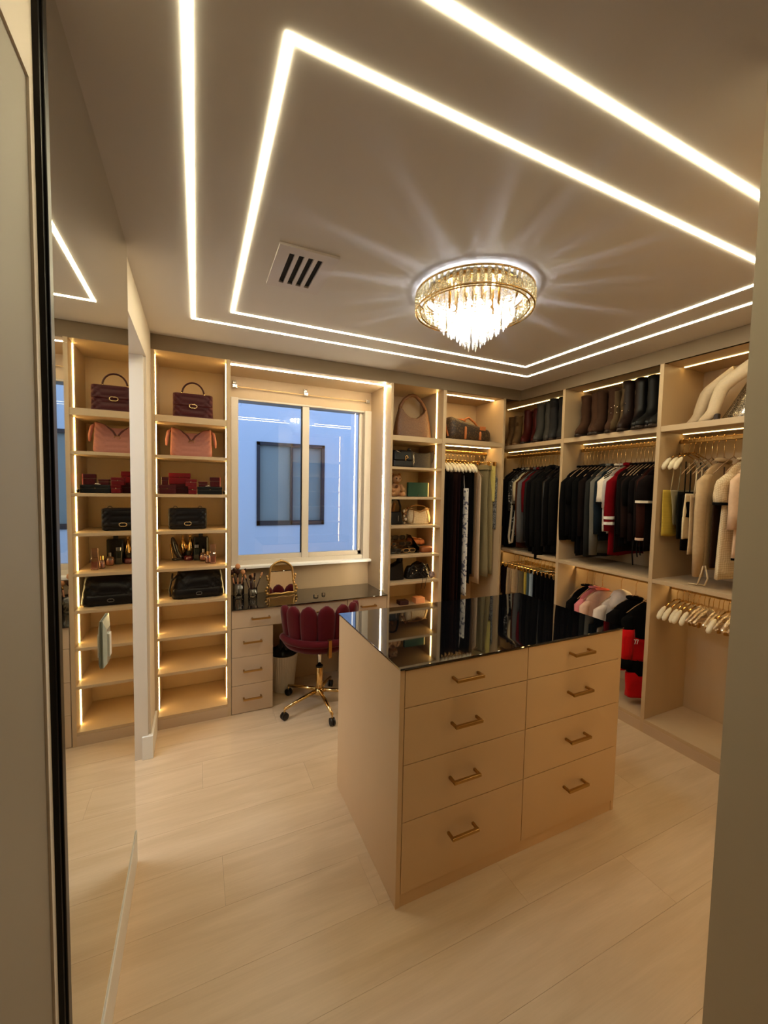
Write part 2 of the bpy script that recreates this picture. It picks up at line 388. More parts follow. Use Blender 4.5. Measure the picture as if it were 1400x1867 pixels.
CX, CY = 1.168, 1.588
ch = T('crystal_chandelier', 'round gold flush chandelier with crystal rim and stepped hanging crystals', 'chandelier', (CX, CY, H))
MB().lathe([(.0, H-.014), (.200, H-.014), (.205, H)], CX, CY, 48).obj('ceiling_plate', M_GOLDP, ch)
for zz, rr in ((H-.016, .266), (H-.088, .266)):
    MB().tube([(CX+rr*math.cos(2*PI*k/64), CY+rr*math.sin(2*PI*k/64), zz) for k in range(64)], .0045, 6, closed=True).obj('rim', M_GOLDP, ch, smooth=True)
MB().tube([(CX+.245*math.cos(2*PI*k/64), CY+.245*math.sin(2*PI*k/64), H-.088) for k in range(64)], .003, 6, closed=True).obj('rim', M_GOLDP, ch, smooth=True)
MB().tube([(CX+.226*math.cos(2*PI*k/64), CY+.226*math.sin(2*PI*k/64), H-.028) for k in range(64)], .003, 6, closed=True).obj('rim', M_GOLDP, ch, smooth=True)
def crystal_mesh(L_, w_, t_):
    c = MB(); e = w_*.5; q = t_*.5
    c.loft([[(x*k, y*k, z) for x, y in ((-e, 0), (-e*.5, -q), (e*.5, -q), (e, 0), (e*.5, q), (-e*.5, q))] for z, k in ((0, .55), (-L_*.12, 1), (-L_*.88, 1), (-L_, .3))])
    return c
def ring_of(n, r, z, L_, w_, t_, m, name, ph=0.):
    first = None
    for k in range(n):
        a = 2*PI*(k+ph)/n
        if first is None:
            mm = crystal_mesh(L_, w_, t_); mm.v = [(p[0]+CX, p[1]+CY, p[2]+H) for p in mm.v]; o = first = mm.obj(name, m, ch)
        else: o = first.copy(); COL.objects.link(o); o.parent = ch
        o.location = (r*math.cos(a), r*math.sin(a), z-H); o.rotation_euler = (0, 0, a+PI/2)
ring_of(60, .266, H-.02, .064, .017, .012, M_CRYSG, 'rim_crystal')
ring_of(44, .226, H-.03, .055, .018, .010, M_CRYSG, 'rim_crystal', .5)
for n, r, L_ in ((30, .178, .105), (24, .150, .14), (10, .070, .20), (7, .045, .222), (3, .018, .242)):
    ring_of(n, r, H-.025, L_, .014, .012, M_CRYS, 'hanging_crystal', .3*r)
ring_of(16, .112, H-.118, .075, .014, .012, M_CRYS, 'hanging_crystal', .2)
for k in range(16):
    a = 2*PI*k/16
    MB().lathe([(.006, H-.084), (.006, H-.014)], CX+.112*math.cos(a), CY+.112*math.sin(a), 8).obj('lamp_holder', M_GOLDP, ch)
    MB().ball((CX+.112*math.cos(a), CY+.112*math.sin(a), H-.094), .0096, n=8, m=6).obj('bulb', M_BULB, ch, smooth=True)

# ------------------------------------------------------------------ mirror wall
mi = T('wall_mirror', 'tall floor-to-ceiling mirror with a black edge on the left wall', 'mirror', (-.25, 1.42, .0))
box('glass', M_MIRROR, mi, -.25, -.238, .956, 1.886, .142, H-.002, label='silver mirror glass')
box('edge_frame', M_BLACK, mi, -.25, -.2365, .934, .956, .0, H-.001, bevel=.002, label='black metal edge')
box('corner_bead', M_BLACK, mi, -.25, -.241, .924, .934, .0, H-.001)

sw = T('switch_plate', 'clear glass-edged light switch on the tall mirror', 'switch plate', (-.232, 1.34, 1.07))
MB().prism([(1.30, 1.075), (1.385, 1.075), (1.385, 1.205), (1.30, 1.205)], 'x', -.2375, -.234).obj('plate', M_SW, sw)
MB().loft([[(-.234, y, z) for y, z in ((1.30, 1.075), (1.385, 1.075), (1.385, 1.205), (1.30, 1.205))], [(-.228, y, z) for y, z in ((1.318, 1.08), (1.367, 1.08), (1.367, 1.175), (1.318, 1.175))]]).obj('bevel', M_SW, sw)
box('rocker', M_WHITE, sw, -.2279, -.2235, 1.33, 1.355, 1.095, 1.160, bevel=.001)

# ------------------------------------------------------------------ shelf towers
FZ = 2.402    # underside of the fascia
TOPS = [2.012, 1.765, 1.52, 1.285, 1.045, .825, .60, .367, .085]
def tower(name, label, x0, x1, y0, y1, tops, lw=.012, ledx=('l', 'r'), front=1, pl=.015, pr=.022, ly=.10, fascia=False):
    """front=1: open side at y0; front=-1: open side at y1"""
    t = T(name, label, 'shelf unit', ((x0+x1)/2, (y0+y1)/2, 0))
    box('side_panel', M_LAM, t, x0, x0+pl, y0, y1, 0, FZ); box('side_panel', M_LAM, t, x1-pr, x1, y0, y1, 0, FZ)
    bk = (y1-.012, y1) if front == 1 else (y0, y0+.012)
    box('back_panel', M_LAM, t, x0+pl, x1-pr, bk[0], bk[1], .085, FZ)
    ins = .012
    a, b = (y0+.004, y1-ins) if front == 1 else (y0+ins, y1-.004)
    for i, z in enumerate(tops):
        th = .042 if i == 0 else .02
        box('shelf', M_LAM, t, x0+pl, x1-pr, a, b, z-th, z-.0012, bevel=.001)
    box('plinth', M_LAMF, t, x0+pl, x1-pr, (y0 if front == 1 else y1-.02), (y0+.02 if front == 1 else y1), 0, .065)
    box('top_panel', M_LAM, t, x0+pl, x1-pr, a, b, FZ-.001, FZ+.018)
    zs = [FZ]+list(tops)
    yl = y0+ly if front == 1 else y1-ly
    for i in range(len(zs)-1):
        up_, lo = zs[i]-(0 if i == 0 else (.042 if i == 1 else .02)), zs[i+1]
        if 'l' in ledx: box('light_strip', M_LEDS, t, x0+pl, x0+pl+.003, yl-lw/2, yl+lw/2, lo+.002, up_-.004)
        if 'r' in ledx: box('light_strip', M_LEDS, t, x1-pr-.003, x1-pr, yl-lw/2, yl+lw/2, lo+.002, up_-.004)
    return t
tower('shelf_tower', 'tall narrow lit shelf tower left of the window, with bags and perfume', -.25, .206, YF, YB, TOPS)
tw2 = tower('shelf_tower', 'tall lit shelf tower right of the window, with bags and sunglasses', 1.378, 1.885, YF, YB, [2.005, 1.758, 1.518, 1.285, 1.045, .825, .60, .367, .085], pl=.018, pr=.03, ledx=('r',))
box('light_strip', M_LEDW, tw2, 1.375, 1.378, YF+.12, YF+.132, .745, FZ-.004)
tower('shelf_tower', 'tall lit shelf tower on the entry wall behind the island', 1.285, 2.12, .10, .495, [2.0, 1.76, 1.52, 1.28, 1.04, .80, .55, .30, .085], pl=.02, pr=.02, front=-1)
# fascia and window soffit
tf = struct(MB().box(-.25, XF, YF, YF+.022, FZ, H).obj('trim_2', M_LAMF_SHADED), 'beige fascia along the top of the window wall cabinets')
tf2 = struct(MB().box(XF, XF+.022, .10, YF+.022, FZ, H).obj('trim_3', M_LAMF_SHADED), 'beige fascia along the top of the right wall wardrobe')
struct(box('trim_4', M_LAMF_SHADED, None, 1.285, XF, .473, .495, FZ, H), 'beige fascia above the entry shelf tower')
so = struct(box('trim_5', M_LAM, None, .206, 1.378, YF+.022, YB, FZ, FZ+.018), 'lit soffit above the window')
box('light_strip', M_LEDW, so, .212, 1.372, YF+.095, YF+.107, FZ-.003, FZ)

# ------------------------------------------------------------------ vanity
def handle(p, cx, y, z, L_=.125, d=.032, ax='x', m=None, sgn=-1):
    m = m or M_GOLD; h = L_/2; g = MB()
    e_ = .006
    g.box(cx-h, cx+h, y+sgn*d-e_, y+sgn*d+e_, z-e_, z+e_)
    g.box(cx-h, cx-h+.01, min(y, y+sgn*d), max(y, y+sgn*d), z-.005, z+.005); g.box(cx+h-.01, cx+h, min(y, y+sgn*d), max(y, y+sgn*d), z-.005, z+.005)
    return g.obj('handle', m, p, bevel=.0012, label='brushed gold bar handle')
va = T('vanity_desk', 'beige built-in vanity desk with gold drawer handles under the window', 'desk', (.80, 3.09, 0))
box('pedestal', M_LAM, va, .209, .486, YF+.020, YB-.002, .002, .733); box('apron', M_LAM, va, .486, 1.374, YF+.020, YB-.002, .60, .733)
box('back_panel', M_LAM, va, .486, 1.374, YB-.02, YB-.002, .002, .60); box('side_panel', M_LAM, va, 1.10, 1.374, YF+.02, YB-.02, .002, .60)
for x0, x1, hx in ((.209, .628, .40), (.630, 1.04, .83), (1.042, 1.374, 1.21)):
    d = box('drawer', M_LAMF, va, x0+.001, x1-.001, YF, YF+.019, .605, .731, bevel=.0012); handle(d, hx if x0 < .3 else hx, YF, .668)
for z0, z1 in ((.402, .602), (.203, .400), (.004, .201)):
    d = box('drawer', M_LAMF, va, .210, .485, YF, YF+.019, z0, z1, bevel=.0012); handle(d, .345, YF, (z0+z1)/2+.006)
vt = MB().box(.207, 1.374, YF-.012, YB-.002, .7335, .7392).obj('glass_worktop', M_BGLASS, bevel=.001)
tag(vt, 'black glass top of the vanity desk', 'glass top')

# ------------------------------------------------------------------ island
IX0, IX1, IY0, IY1, IH = .668, 1.883, 1.279, 1.976, .928
isl = T('island_dresser', 'large beige island dresser with eight gold-handled drawers', 'dresser', ((IX0+IX1)/2, (IY0+IY1)/2, 0))
MISL = mat('island_lacquer', (219, 186, 145), .4, noise=.03, scale=8)
box('body', MISL, isl, IX0+.02, IX1-.02, IY0+.021, IY1-.02, .002, IH-.008)
box('side_panel', MISL, isl, IX0, IX0+.019, IY0, IY1, 0, IH-.008, bevel=.001); box('side_panel', MISL, isl, IX1-.019, IX1, IY0+.0, IY1, 0, IH-.008, bevel=.001)
box('back_panel', MISL, isl, IX0+.02, IX1-.02, IY1-.019, IY1, 0, IH-.008)
xm = (IX0+IX1)/2+.004
zz = [.10, .333, .556, .775, .918]
box('plinth', MISL, isl, IX0+.02, IX1-.02, IY0+.002, IY0+.02, 0, .098)
for i in range(4):
    z0, z1 = zz[i], zz[i+1]
    for x0, x1, hx in ((IX0+.021, xm-.0015, .955), (xm+.0015, IX1-.0, 1.585)):
        d = box('drawer', MISL, isl, x0, x1, IY0-.001, IY0+.020, z0+.0015 if i else .052, z1-.0015, bevel=.001); handle(d, hx+.0, IY0-.001, (z0+z1)/2+.01, .128, .036)
gt = T('glass_worktop', 'black glass top lying on the island dresser', 'glass top', ((IX0+IX1)/2, (IY0+IY1)/2, IH-.008))
MB().box(IX0-.003, IX1+.003, IY0-.006, IY1+.003, IH-.0055, IH+.0015).obj('glass', M_BGLASS, gt, bevel=.001)
for x_, y_ in ((IX0+.06, IY0+.01), (xm, IY0+.01), (IX0+.01, IY0+.08), (IX1-.06, IY0+.01), (IX0+.02, IY1-.05), (IX1-.02, IY1-.05)):
    MB().lathe([(.006, IH-.008), (.006, IH-.0054)], x_, y_, 10).obj('bumper', M_CLEAR, gt)

# ------------------------------------------------------------------ wardrobe bays
RZ1, RZ2, RX = 1.925, .962, 2.89
def bay_unit(name, label, y0, y1, mid=True, pa=True, pb=True):
    """right wall bay, open to -x, from y0 (near) to y1 (far)"""
    t = T(name, label, 'wardrobe', (2.9, (y0+y1)/2, 0)); P = .025; x1 = XR
    if pa: box('side_panel', M_LAM, t, XF, x1, y0-P, y0, 0, FZ, bevel=.001)
    if pb: box('side_panel', M_LAM, t, XF, x1, y1, y1+P, 0, FZ, bevel=.001)
    box('back_panel', M_LAM, t, x1-.012, x1, y0, y1, .085, FZ)
    box('top_panel', M_LAM, t, XF+.004, x1-.012, y0, y1, FZ, FZ+.018)
    box('shelf', M_LAM, t, XF+.002, x1-.012, y0, y1, 1.975, 2.0108, bevel=.001)
    box('bottom_panel', M_LAM, t, XF+.002, x1-.012, y0, y1, .065, .09, bevel=.001)
    box('plinth', M_LAMF, t, XF, XF+.02, y0, y1, 0, .065)
    box('light_strip', M_LEDR, t, 2.864, 2.876, y0+.012, y1-.012, FZ-.003, FZ)
    box('light_strip', M_LEDR, t, 2.894, 2.906, y0+.012, y1-.012, 1.972, 1.975)
    MB().box(RX-.008, RX+.008, y0, y1, RZ1-.014, RZ1+.014).obj('rail', M_GOLD, t, bevel=.006, seg=3, label='gold hanging rail')
    if mid:
        box('shelf', M_LAM, t, XF+.002, x1-.012, y0, y1, 1.005, 1.030, bevel=.001)
        box('light_strip', M_LEDM, t, 2.894, 2.906, y0+.012, y1-.012, 1.002, 1.005)
        MB().box(RX-.008, RX+.008, y0, y1, RZ2-.014, RZ2+.014).obj('rail', M_GOLD, t, bevel=.006, seg=3, label='gold hanging rail')
    return t
bay_unit('wardrobe_bay', 'corner wardrobe bay on the right wall with coats and skirts', 2.420, YB-.015, pb=False)
bay_unit('wardrobe_bay', 'middle wardrobe bay on the right wall with dark tops and a red jacket', 1.665, 2.395, pb=False)
bay_unit('wardrobe_bay', 'near wardrobe bay on the right wall with pale tops and empty hangers below', .72, 1.640, pb=False)
bay_unit('wardrobe_bay', 'plain wardrobe bay at the entry end of the right wall', .12, .695, pb=False, pa=False)
bb_ = T('wardrobe_bay', 'long-hang wardrobe bay in the window wall with dresses and trousers', 'wardrobe', (2.2, 3.1, 0))
box('side_panel', M_LAM, bb_, 2.485, 2.510, YF, YB, 0, FZ, bevel=.001)
box('filler_panel', M_LAM, bb_, 2.510, XF, YB-.04, YB-.002, .0, FZ)
box('back_panel', M_LAM, bb_, 1.885, 2.485, YB-.014, YB-.002, .085, FZ); box('top_panel', M_LAM, bb_, 1.885, 2.485, YF+.022, YB-.014, FZ, FZ+.018)
box('shelf', M_LAM, bb_, 1.885, 2.485, YF+.002, YB-.014, 1.972, 2.0108, bevel=.001); box('bottom_panel', M_LAM, bb_, 1.885, 2.485, YF+.002, YB-.014, .065, .09)
box('plinth', M_LAMF, bb_, 1.885, 2.485, YF, YF+.02, 0, .065)
box('light_strip', M_LEDB, bb_, 1.90, 2.47, 3.006, 3.018, FZ-.003, FZ); box('light_strip', M_LEDB, bb_, 1.90, 2.47, 3.036, 3.048, 1.969, 1.972)
RY = 3.10
MB().box(1.885, 2.485, RY-.008, RY+.008, RZ1-.014, RZ1+.014).obj('rail', M_GOLD, bb_, bevel=.006, seg=3, label='gold hanging rail')

# ------------------------------------------------------------------ desk chair
def make_chair():
    t = T('desk_chair', 'burgundy velvet swivel chair with a scalloped back at the vanity', 'chair', (.80, 2.80, 0), rz=math.radians(-6), local=True)
    V = mat('burgundy_velvet', (74, 6, 15), .8, noise=.15, scale=25, sheen=.18, spec=.15)
    def petal(a, w, z0, z1, R, th):
        m = MB(); rings = []; K = 14
        for j in range(K+1):
            q = j/K; z = z0+(z1-z0)*q
            prof = 1. if q < .72 else math.sqrt(max(0.02, 1-((q-.72)/.285)**2)); prof *= (.86+.14*min(1, q*2))
            r = R+.03*q; ring = []
            for k in range(18):
                b = 2*PI*k/18; cx = math.copysign(abs(math.cos(b))**.7, math.cos(b))*w/2*prof; cy = math.sin(b)*th*(.5+.5*prof)
                ring.append(((r+cy)*math.cos(a)-cx*math.sin(a), (r+cy)*math.sin(a)+cx*math.cos(a), z))
            rings.append(ring)
        return m.loft(rings).obj('back_petal', V, t, smooth=True)
    for i in range(7):
        dg = 270+(i-3)*27; q = abs(i-3)
        petal(math.radians(dg), .122, .515, .800-.004*q*q, .225, .030)
    MB().soft([(.462, .20, .20), (.475, .245, .245), (.50, .262, .262), (.535, .262, .262), (.552, .24, .24), (.558, .20, .20)], 40, 1.).obj('seat', V, t, smooth=True)
    MB().soft([(.552, .17, .17, 0, .02), (.565, .205, .205, 0, .02), (.58, .205, .205, 0, .02), (.592, .17, .17, 0, .02)], 36, 1.).obj('seat_cushion', V, t, smooth=True)
    MB().tube([(.262*math.cos(math.radians(a)), .262*math.sin(math.radians(a)), .545) for a in range(186, 356, 5)], .026, 10).obj('back_band', V, t, smooth=True)
    ra = math.radians(274); u = Vector((math.cos(ra), math.sin(ra), 0)); n_ = Vector((-u.y, u.x, 0))
    MB().loft([[tuple(u*r+n_*q+Vector((0, 0, z))) for r, q in ((.25, -.010), (.289, -.010), (.289, .010), (.25, .010))] for z in (.462, .50, .57, .578)]).obj('gold_clip', M_GOLD, t)
    MB().lathe([(.10, .462), (.10, .474)], n=24).obj('seat_plate', M_BLKP, t)
    MB().lathe([(.014, .27), (.014, .465)], n=16).obj('gas_lift', M_CHROME, t, smooth=True)
    MB().lathe([(.020, .115), (.024, .12), (.024, .283), (.020, .288)], n=20).obj('column', M_GOLDP, t, smooth=True)
    MB().lathe([(.026, .284), (.026, .294)], n=20).obj('collar', M_BLKP, t)
    MB().lathe([(.02, .075), (.034, .085), (.036, .115), (.026, .13)], n=20).obj('hub', M_GOLDP, t, smooth=True)
    leg0 = None
    for k in range(5):
        a = math.radians(272+6-72*k)
        if leg0 is None:
            leg0 = MB().tube([(.02, 0, .112), (.15, 0, .098), (.285, 0, .074)], [.015, .0125, .010], 10).obj('leg', M_GOLDP, t, smooth=True)
            ct = MB().lathe([(.006, .045), (.006, .078)], .285, 0, 8).obj('caster_stem', M_GOLDP, leg0)
            wh = MB()
            for s_ in (-1, 1):
                wh.loft([[(.285+r*math.cos(2*PI*j/16), s_*y_, .0255+r*math.sin(2*PI*j/16)) for j in range(16)] for r, y_ in ((.017, .004), (.0255, .005), (.0255, .016), (.015, .019))])
            wh.obj('caster', M_BLKP, leg0)
            leg0.rotation_euler = (0, 0, a)
        else:
            l = copy_tree(leg0, t); l.rotation_euler = (0, 0, a)
make_chair()

# waste bin under the vanity
wb_ = T('waste_bin', 'white ribbed waste bin under the vanity desk', 'bin', (.606, 3.135, 0))
MBIN = mat('white_plastic', (206, 198, 184), .5)
bn = MB(); rings = []
for q in [i/8 for i in range(9)]:
    r = .078+.030*q; rings.append([(.606+(r+(.0018 if k % 2 else 0))*math.cos(2*PI*k/72), 3.135+(r+(.0018 if k % 2 else 0))*math.sin(2*PI*k/72), .002+.29*q) for k in range(72)])
rings += [[(.606+r*math.cos(2*PI*k/72), 3.135+r*math.sin(2*PI*k/72), z) for k in range(72)] for r, z in ((.102, .292), (.09, .15))]
bn.loft(rings).obj('bin', MBIN, wb_, smooth=False)
tag(MB().loft([[(.606+r*math.cos(2*PI*k/20)*(1+.08*math.sin(3*k)), 3.135+r*math.sin(2*PI*k/20), z+.012*math.sin(k*2.3)) for k in range(20)] for r, z in ((.085, .16), (.095, .26), (.09, .315), (.04, .335))]).obj('bin_liner', mat('black_bag', (18, 18, 22), .3), None, smooth=True), 'crumpled black bag filling the waste bin', 'bag')
for i, (dx, dy, an) in enumerate(((-.03, -.02, .2), (.02, -.03, -.15), (.045, .01, .25), (-.01, .03, .05))):
    o = MB().loft([[(r*math.cos(2*PI*k/10), r*math.sin(2*PI*k/10), z) for k in range(10)] for r, z in ((.016, .32), (.018, .33), (.018, .40), (.012, .405))]).move(Matrix.Translation((.606+dx, 3.135+dy, 0)) @ Matrix.Translation((0, 0, .3)) @ Matrix.Rotation(an, 4, 'Y') @ Matrix.Translation((0, 0, -.3))).obj('paper_roll', mat('dark_paper', (44, 42, 46), .8), None)
    tag(o, ['dark rolled wrapper leaning left in the waste bin', 'dark rolled wrapper at the front of the waste bin', 'dark rolled wrapper leaning right in the waste bin', 'dark rolled wrapper at the back of the waste bin'][i], 'wrapper', 'wrappers in the waste bin')

# ------------------------------------------------------------------ vanity things
def cup(cx, cy, r, h, label, brushes, grp):
    z = .740
    c = MB().loft([[(cx+q*math.cos(2*PI*k/24), cy+q*math.sin(2*PI*k/24), zz_) for k in range(24)] for q, zz_ in ((r*.92, z), (r, z+.006), (r, z+h), (r*.93, z+h), (r*.9, z+.012))]).obj('brush_cup', M_CLEAR, None, smooth=True)
    tag(c, label, 'cup')
    for i, (a, ln, lean, wd, hc, sc_) in enumerate(brushes):
        ra = math.radians(a); bx_, by_ = cx+r*.35*math.cos(ra), cy+r*.35*math.sin(ra)
        u = Vector((math.cos(ra)*lean, math.sin(ra)*lean*.5, 1)).normalized(); b0 = Vector((bx_, by_, z+.016))
        t = T('makeup_brush', sc_, 'brush', tuple(b0), group=grp)
        MB().tube([b0, b0+u*ln*.5, b0+u*ln*.72], [.003, .0042, .004], 8).obj('handle', mat('brush_handle_%d' % hc[0], hc, .35), t, smooth=True)
        MB().tube([b0+u*ln*.70, b0+u*ln*.82], [.005, .006], 8).obj('ferrule', M_GOLDP if i % 2 else mat('dark_ferrule', (60, 40, 36), .3, .6), t, smooth=True)
        MB().tube([b0+u*ln*.81, b0+u*ln*.88, b0+u*ln*.96, b0+u*ln], [.006, wd, wd*.85, wd*.25], 10).obj('bristles', fab((70, 44, 36) if i % 3 else (196, 140, 100)), t, smooth=True)
pk = (214, 150, 112); dk = (52, 26, 30)
cup(.283, 3.215, .042, .108, 'taller clear cup of makeup brushes on the vanity', [
    (100, .235, .04, .020, dk, 'big dark powder brush standing tallest in the taller cup'), (200, .20, .22, .016, pk, 'wide brush leaning left in the taller cup'),
    (250, .195, .05, .017, pk, 'peach-handled brush at the front of the taller cup'), (320, .195, .14, .017, pk, 'fluffy pale brush on the right of the taller cup'),
    (20, .20, .2, .012, dk, 'dark brush leaning right in the taller cup'), (160, .205, .1, .014, dk, 'brown brush at the back of the taller cup')], 'makeup brushes')
names = ['short dark brush in the shorter cup', 'angled eye brush in the shorter cup', 'slim plum brush in the shorter cup', 'pale-tipped brush leaning right in the shorter cup', 'thin liner brush in the shorter cup', 'stubby brush at the front of the shorter cup', 'dark fan brush at the back of the shorter cup']
cup(.383, 3.19, .034, .062, 'shorter clear cup packed with dark eye brushes', [(a, ln, le, .008, dk, names[i]) for i, (a, ln, le) in enumerate(((180, .165, .30), (140, .15, .12), (230, .155, .10), (10, .175, .36), (60, .165, .15), (300, .14, .06), (100, .16, .02)))], 'makeup brushes')

def vanity_mirror():
    c = Vector((.598, 3.18, .742)); t = T('table_mirror', 'ornate gold arched table mirror leaning on the vanity', 'mirror', tuple(c), rz=math.radians(4), local=True)
    tilt = Matrix.Rotation(math.radians(-6), 4, 'X')
    def outline(s_):
        P = [(-.102*s_, 0), (-.086*s_, .20)] + [(-.086*s_+.086*s_*q, .20+.055*math.sin(q*PI/2)**.8) for q in (.15, .35, .6, .8, 1.)] + [(.086*s_-.086*s_*q, .20+.055*math.sin(q*PI/2)**.8) for q in (.8, .6, .35, .15)] + [(.086*s_, .20), (.102*s_, 0)]
        return P
    MB().prism([(x, .006+z) for x, z in outline(.93)], 'y', -.004, .0).move(tilt).obj('glass', M_MIRROR, t)
    MB().prism([(x*1.0, z) for x, z in outline(1.0)], 'y', .001, .012).move(tilt).obj('back_board', M_GOLD, t)
    MB().tube([(x, -.003, z+.002) for x, z in outline(1.0)], .0085, 8, closed=True).move(tilt).obj('frame', M_GOLD, t, smooth=True)
    for s_ in (-1, 1):
        for k in range(7):
            z = .012+.022*k; x = s_*(.112+.010*math.sin(k*1.3)-.0012*k*1.6)
            MB().ball((x, -.004, z), .013-.0007*k, .009, .013, 8, 6).move(tilt).obj('leaf_scroll', M_GOLD, t, smooth=True)
    MB().ball((0, -.003, .262), .012, .007, .009, 8, 6).move(tilt).obj('crest', M_GOLD, t, smooth=True)
    MB().tube([(-.11, -.005, .004), (-.05, -.008, .010), (0, -.006, .004), (.05, -.008, .010), (.11, -.005, .004)], .006, 8).move(tilt).obj('foot_rail', M_GOLD, t, smooth=True)
    MB().prism([(.024, .15), (.045, 0), (.051, 0), (.030, .152)], 'x', -.012, .012).obj('stand', M_GOLD, t)
vanity_mirror()
for i, (x_, y_, w_, m_) in enumerate(((.83, 3.03, .02, M_CLEAR), (.90, 3.06, .014, M_CLEAR))):
    tag(MB().lathe([(w_, .740), (w_, .752), (w_*.7, .756)], x_, y_, 14).obj('glass_dish', m_, None), ('larger' if i == 0 else 'smaller')+' clear little dish on the vanity top', 'dish')

# ------------------------------------------------------------------ bags
def quilt(s_, amp):
    return lambda x, y, z: amp*(abs(math.sin(PI*(x+z)/s_))*abs(math.sin(PI*(x-z)/s_)))**.5
def chevron(s_, amp):
    return lambda x, y, z: amp*abs(math.sin(PI*(z+abs(x)*.8)/s_))**.6
def emblem(p, c, r, m, rot=0.):
    """two interlocked open rings lying on the bag front"""
    for s_ in (-1, 1):
        pts = [(c[0]-s_*r*.45+s_*0+r*math.cos(math.radians(a))*s_*-1*-1, c[1], c[2]+r*.8*math.sin(math.radians(a))) for a in range(48, 313, 22)] if s_ == 1 else \
              [(c[0]+r*.45+r*math.cos(math.radians(a)), c[1], c[2]+r*.8*math.sin(math.radians(a))) for a in range(-132, 133, 22)]
        if s_ == 1: pts = [(q[0]+r*.0, q[1]-.0012, q[2]) for q in pts]
        MB().tube(pts, r*.2, 6).obj('emblem', m, p, smooth=True)
def lev(z0, z1, hx0, hx1, hy0, hy1, n, rnd_=.012, cx=0, cy=0):
    L_ = []
    for j in range(n+1):
        q = j/n; z = z0+(z1-z0)*q; e_ = min(q, 1-q)*(z1-z0); k = 1 if e_ > rnd_ else (.80+.20*math.sqrt(max(0, 1-(1-e_/rnd_)**2)))
        L_.append((z, (hx0+(hx1-hx0)*q)*(.5+.5*k if k < 1 else 1), (hy0+(hy1-hy0)*q)*k, cx, cy))
    return L_
SILV = mat('pale_gold', (226, 206, 160), .22, 1.)
def top_handle_bag():
    t = T('handbag', 'burgundy quilted top-handle handbag on the top shelf of the left tower', 'handbag', (-.018, 3.04, 2.012), local=True)
    M = leather((62, 12, 20), .5); MD = leather((50, 10, 16), .4)
    MB().soft(lev(.0, .158, .122, .118, .045, .038, 34), 84, .22, quilt(.040, .007)).obj('body', M, t, smooth=True)
    MB().soft([(z, hx, hy, 0, -.004) for z, hx, hy, _, _ in lev(.082, .166, .120, .119, .046, .043, 18, .006)], 84, .22, quilt(.040, .006)).obj('flap', M, t, smooth=True)
    MB().tube([(.067*math.cos(math.radians(a)), 0, .168+.078*math.sin(math.radians(a))) for a in range(0, 181, 12)], .0055, 10).obj('handle', MD, t, smooth=True)
    for s_ in (-1, 1): MB().lathe([(.006, .16), (.006, .176)], s_*.067, 0, 10).obj('ring', SILV, t)
    box('top_bar', SILV, t, -.116, .116, -.012, .012, .165, .169)
    emblem(t, (0, -.0545, .083), .0155, SILV)
top_handle_bag()
def pink_bag():
    t = T('handbag', 'soft pink chevron-quilted handbag with a chain, second shelf of the left tower', 'handbag', (-.03, 3.05, 1.765), local=True)
    M = leather((160, 106, 95), .6); D = leather((84, 44, 44), .4)
    b = MB(); rings = []
    for j in range(25):
        q = j/24; z = .172*q; hx = .128*(1-.06*q)*(1 if q > .1 else .94+.6*q); hy = .062*(1-.62*q**1.5); ring = []
        for k in range(72):
            a = 2*PI*(k+.5)/72; c, s_ = math.cos(a), math.sin(a); x = math.copysign(abs(c)**.3, c)*hx; y_ = math.copysign(abs(s_)**.3, s_)*hy
            y_ += math.copysign(.008*abs(math.sin(PI*(z-abs(x)*.7)/.036))**.6, s_)*min(1, abs(s_)*2)
            zz_ = z+(.018*(abs(x)/.12)**1.6-.050*max(0, 1-abs(x)/.075))*q**3; ring.append((x, y_, zz_))
        rings.append(ring)
    b.loft(rings, pinch=True).obj('body', M, t, smooth=True)
    for s_ in (-1, 1):
        MB().tube([(s_*.112, -.012, .188), (s_*.066, -.022, .170), (s_*.024, -.036, .138), (s_*.006, -.050, .108)], .006, 8).obj('chain_strap', D, t, smooth=True)
        MB().tube([(s_*.118, 0, .18), (s_*.136, -.01, .16), (s_*.146, -.015, .11), (s_*.148, -.015, .07)], [.008, .011, .010, .006], 10).obj('tie', M, t, smooth=True)
        box('buckle', D, t, s_*.075-.012, s_*.075+.012, -.032, -.026, .146, .153)
    emblem(t, (0, -.052, .098), .011, mat('antique_gold', (150, 110, 70), .35, 1.))
pink_bag()
def flap_bag():
    t = T('handbag', 'black quilted flap handbag with gold emblem on the fourth shelf of the left tower', 'handbag', (-.055, 3.04, 1.285), local=True)
    M = leather((20, 18, 20), .32)
    MB().soft(lev(0, .132, .115, .115, .04, .038, 30), 84, .22, quilt(.036, .006)).obj('body', M, t, smooth=True)
    MB().soft([(z, hx, hy, 0, -.003) for z, hx, hy, _, _ in lev(.022, .140, .117, .116, .043, .041, 24, .008)], 84, .22, quilt(.036, .006)).obj('flap', M, t, smooth=True)
    emblem(t, (0, -.052, .038), .014, SILV)
    for s_ in (-1, 1): MB().tube([(s_*.075+.012*math.cos(math.radians(a)), -.01, .14+.012*math.sin(math.radians(a))) for a in range(0, 181, 20)], .003, 6).obj('eyelet', mat('gunmetal', (120, 116, 110), .3, 1.), t, smooth=True)
flap_bag()
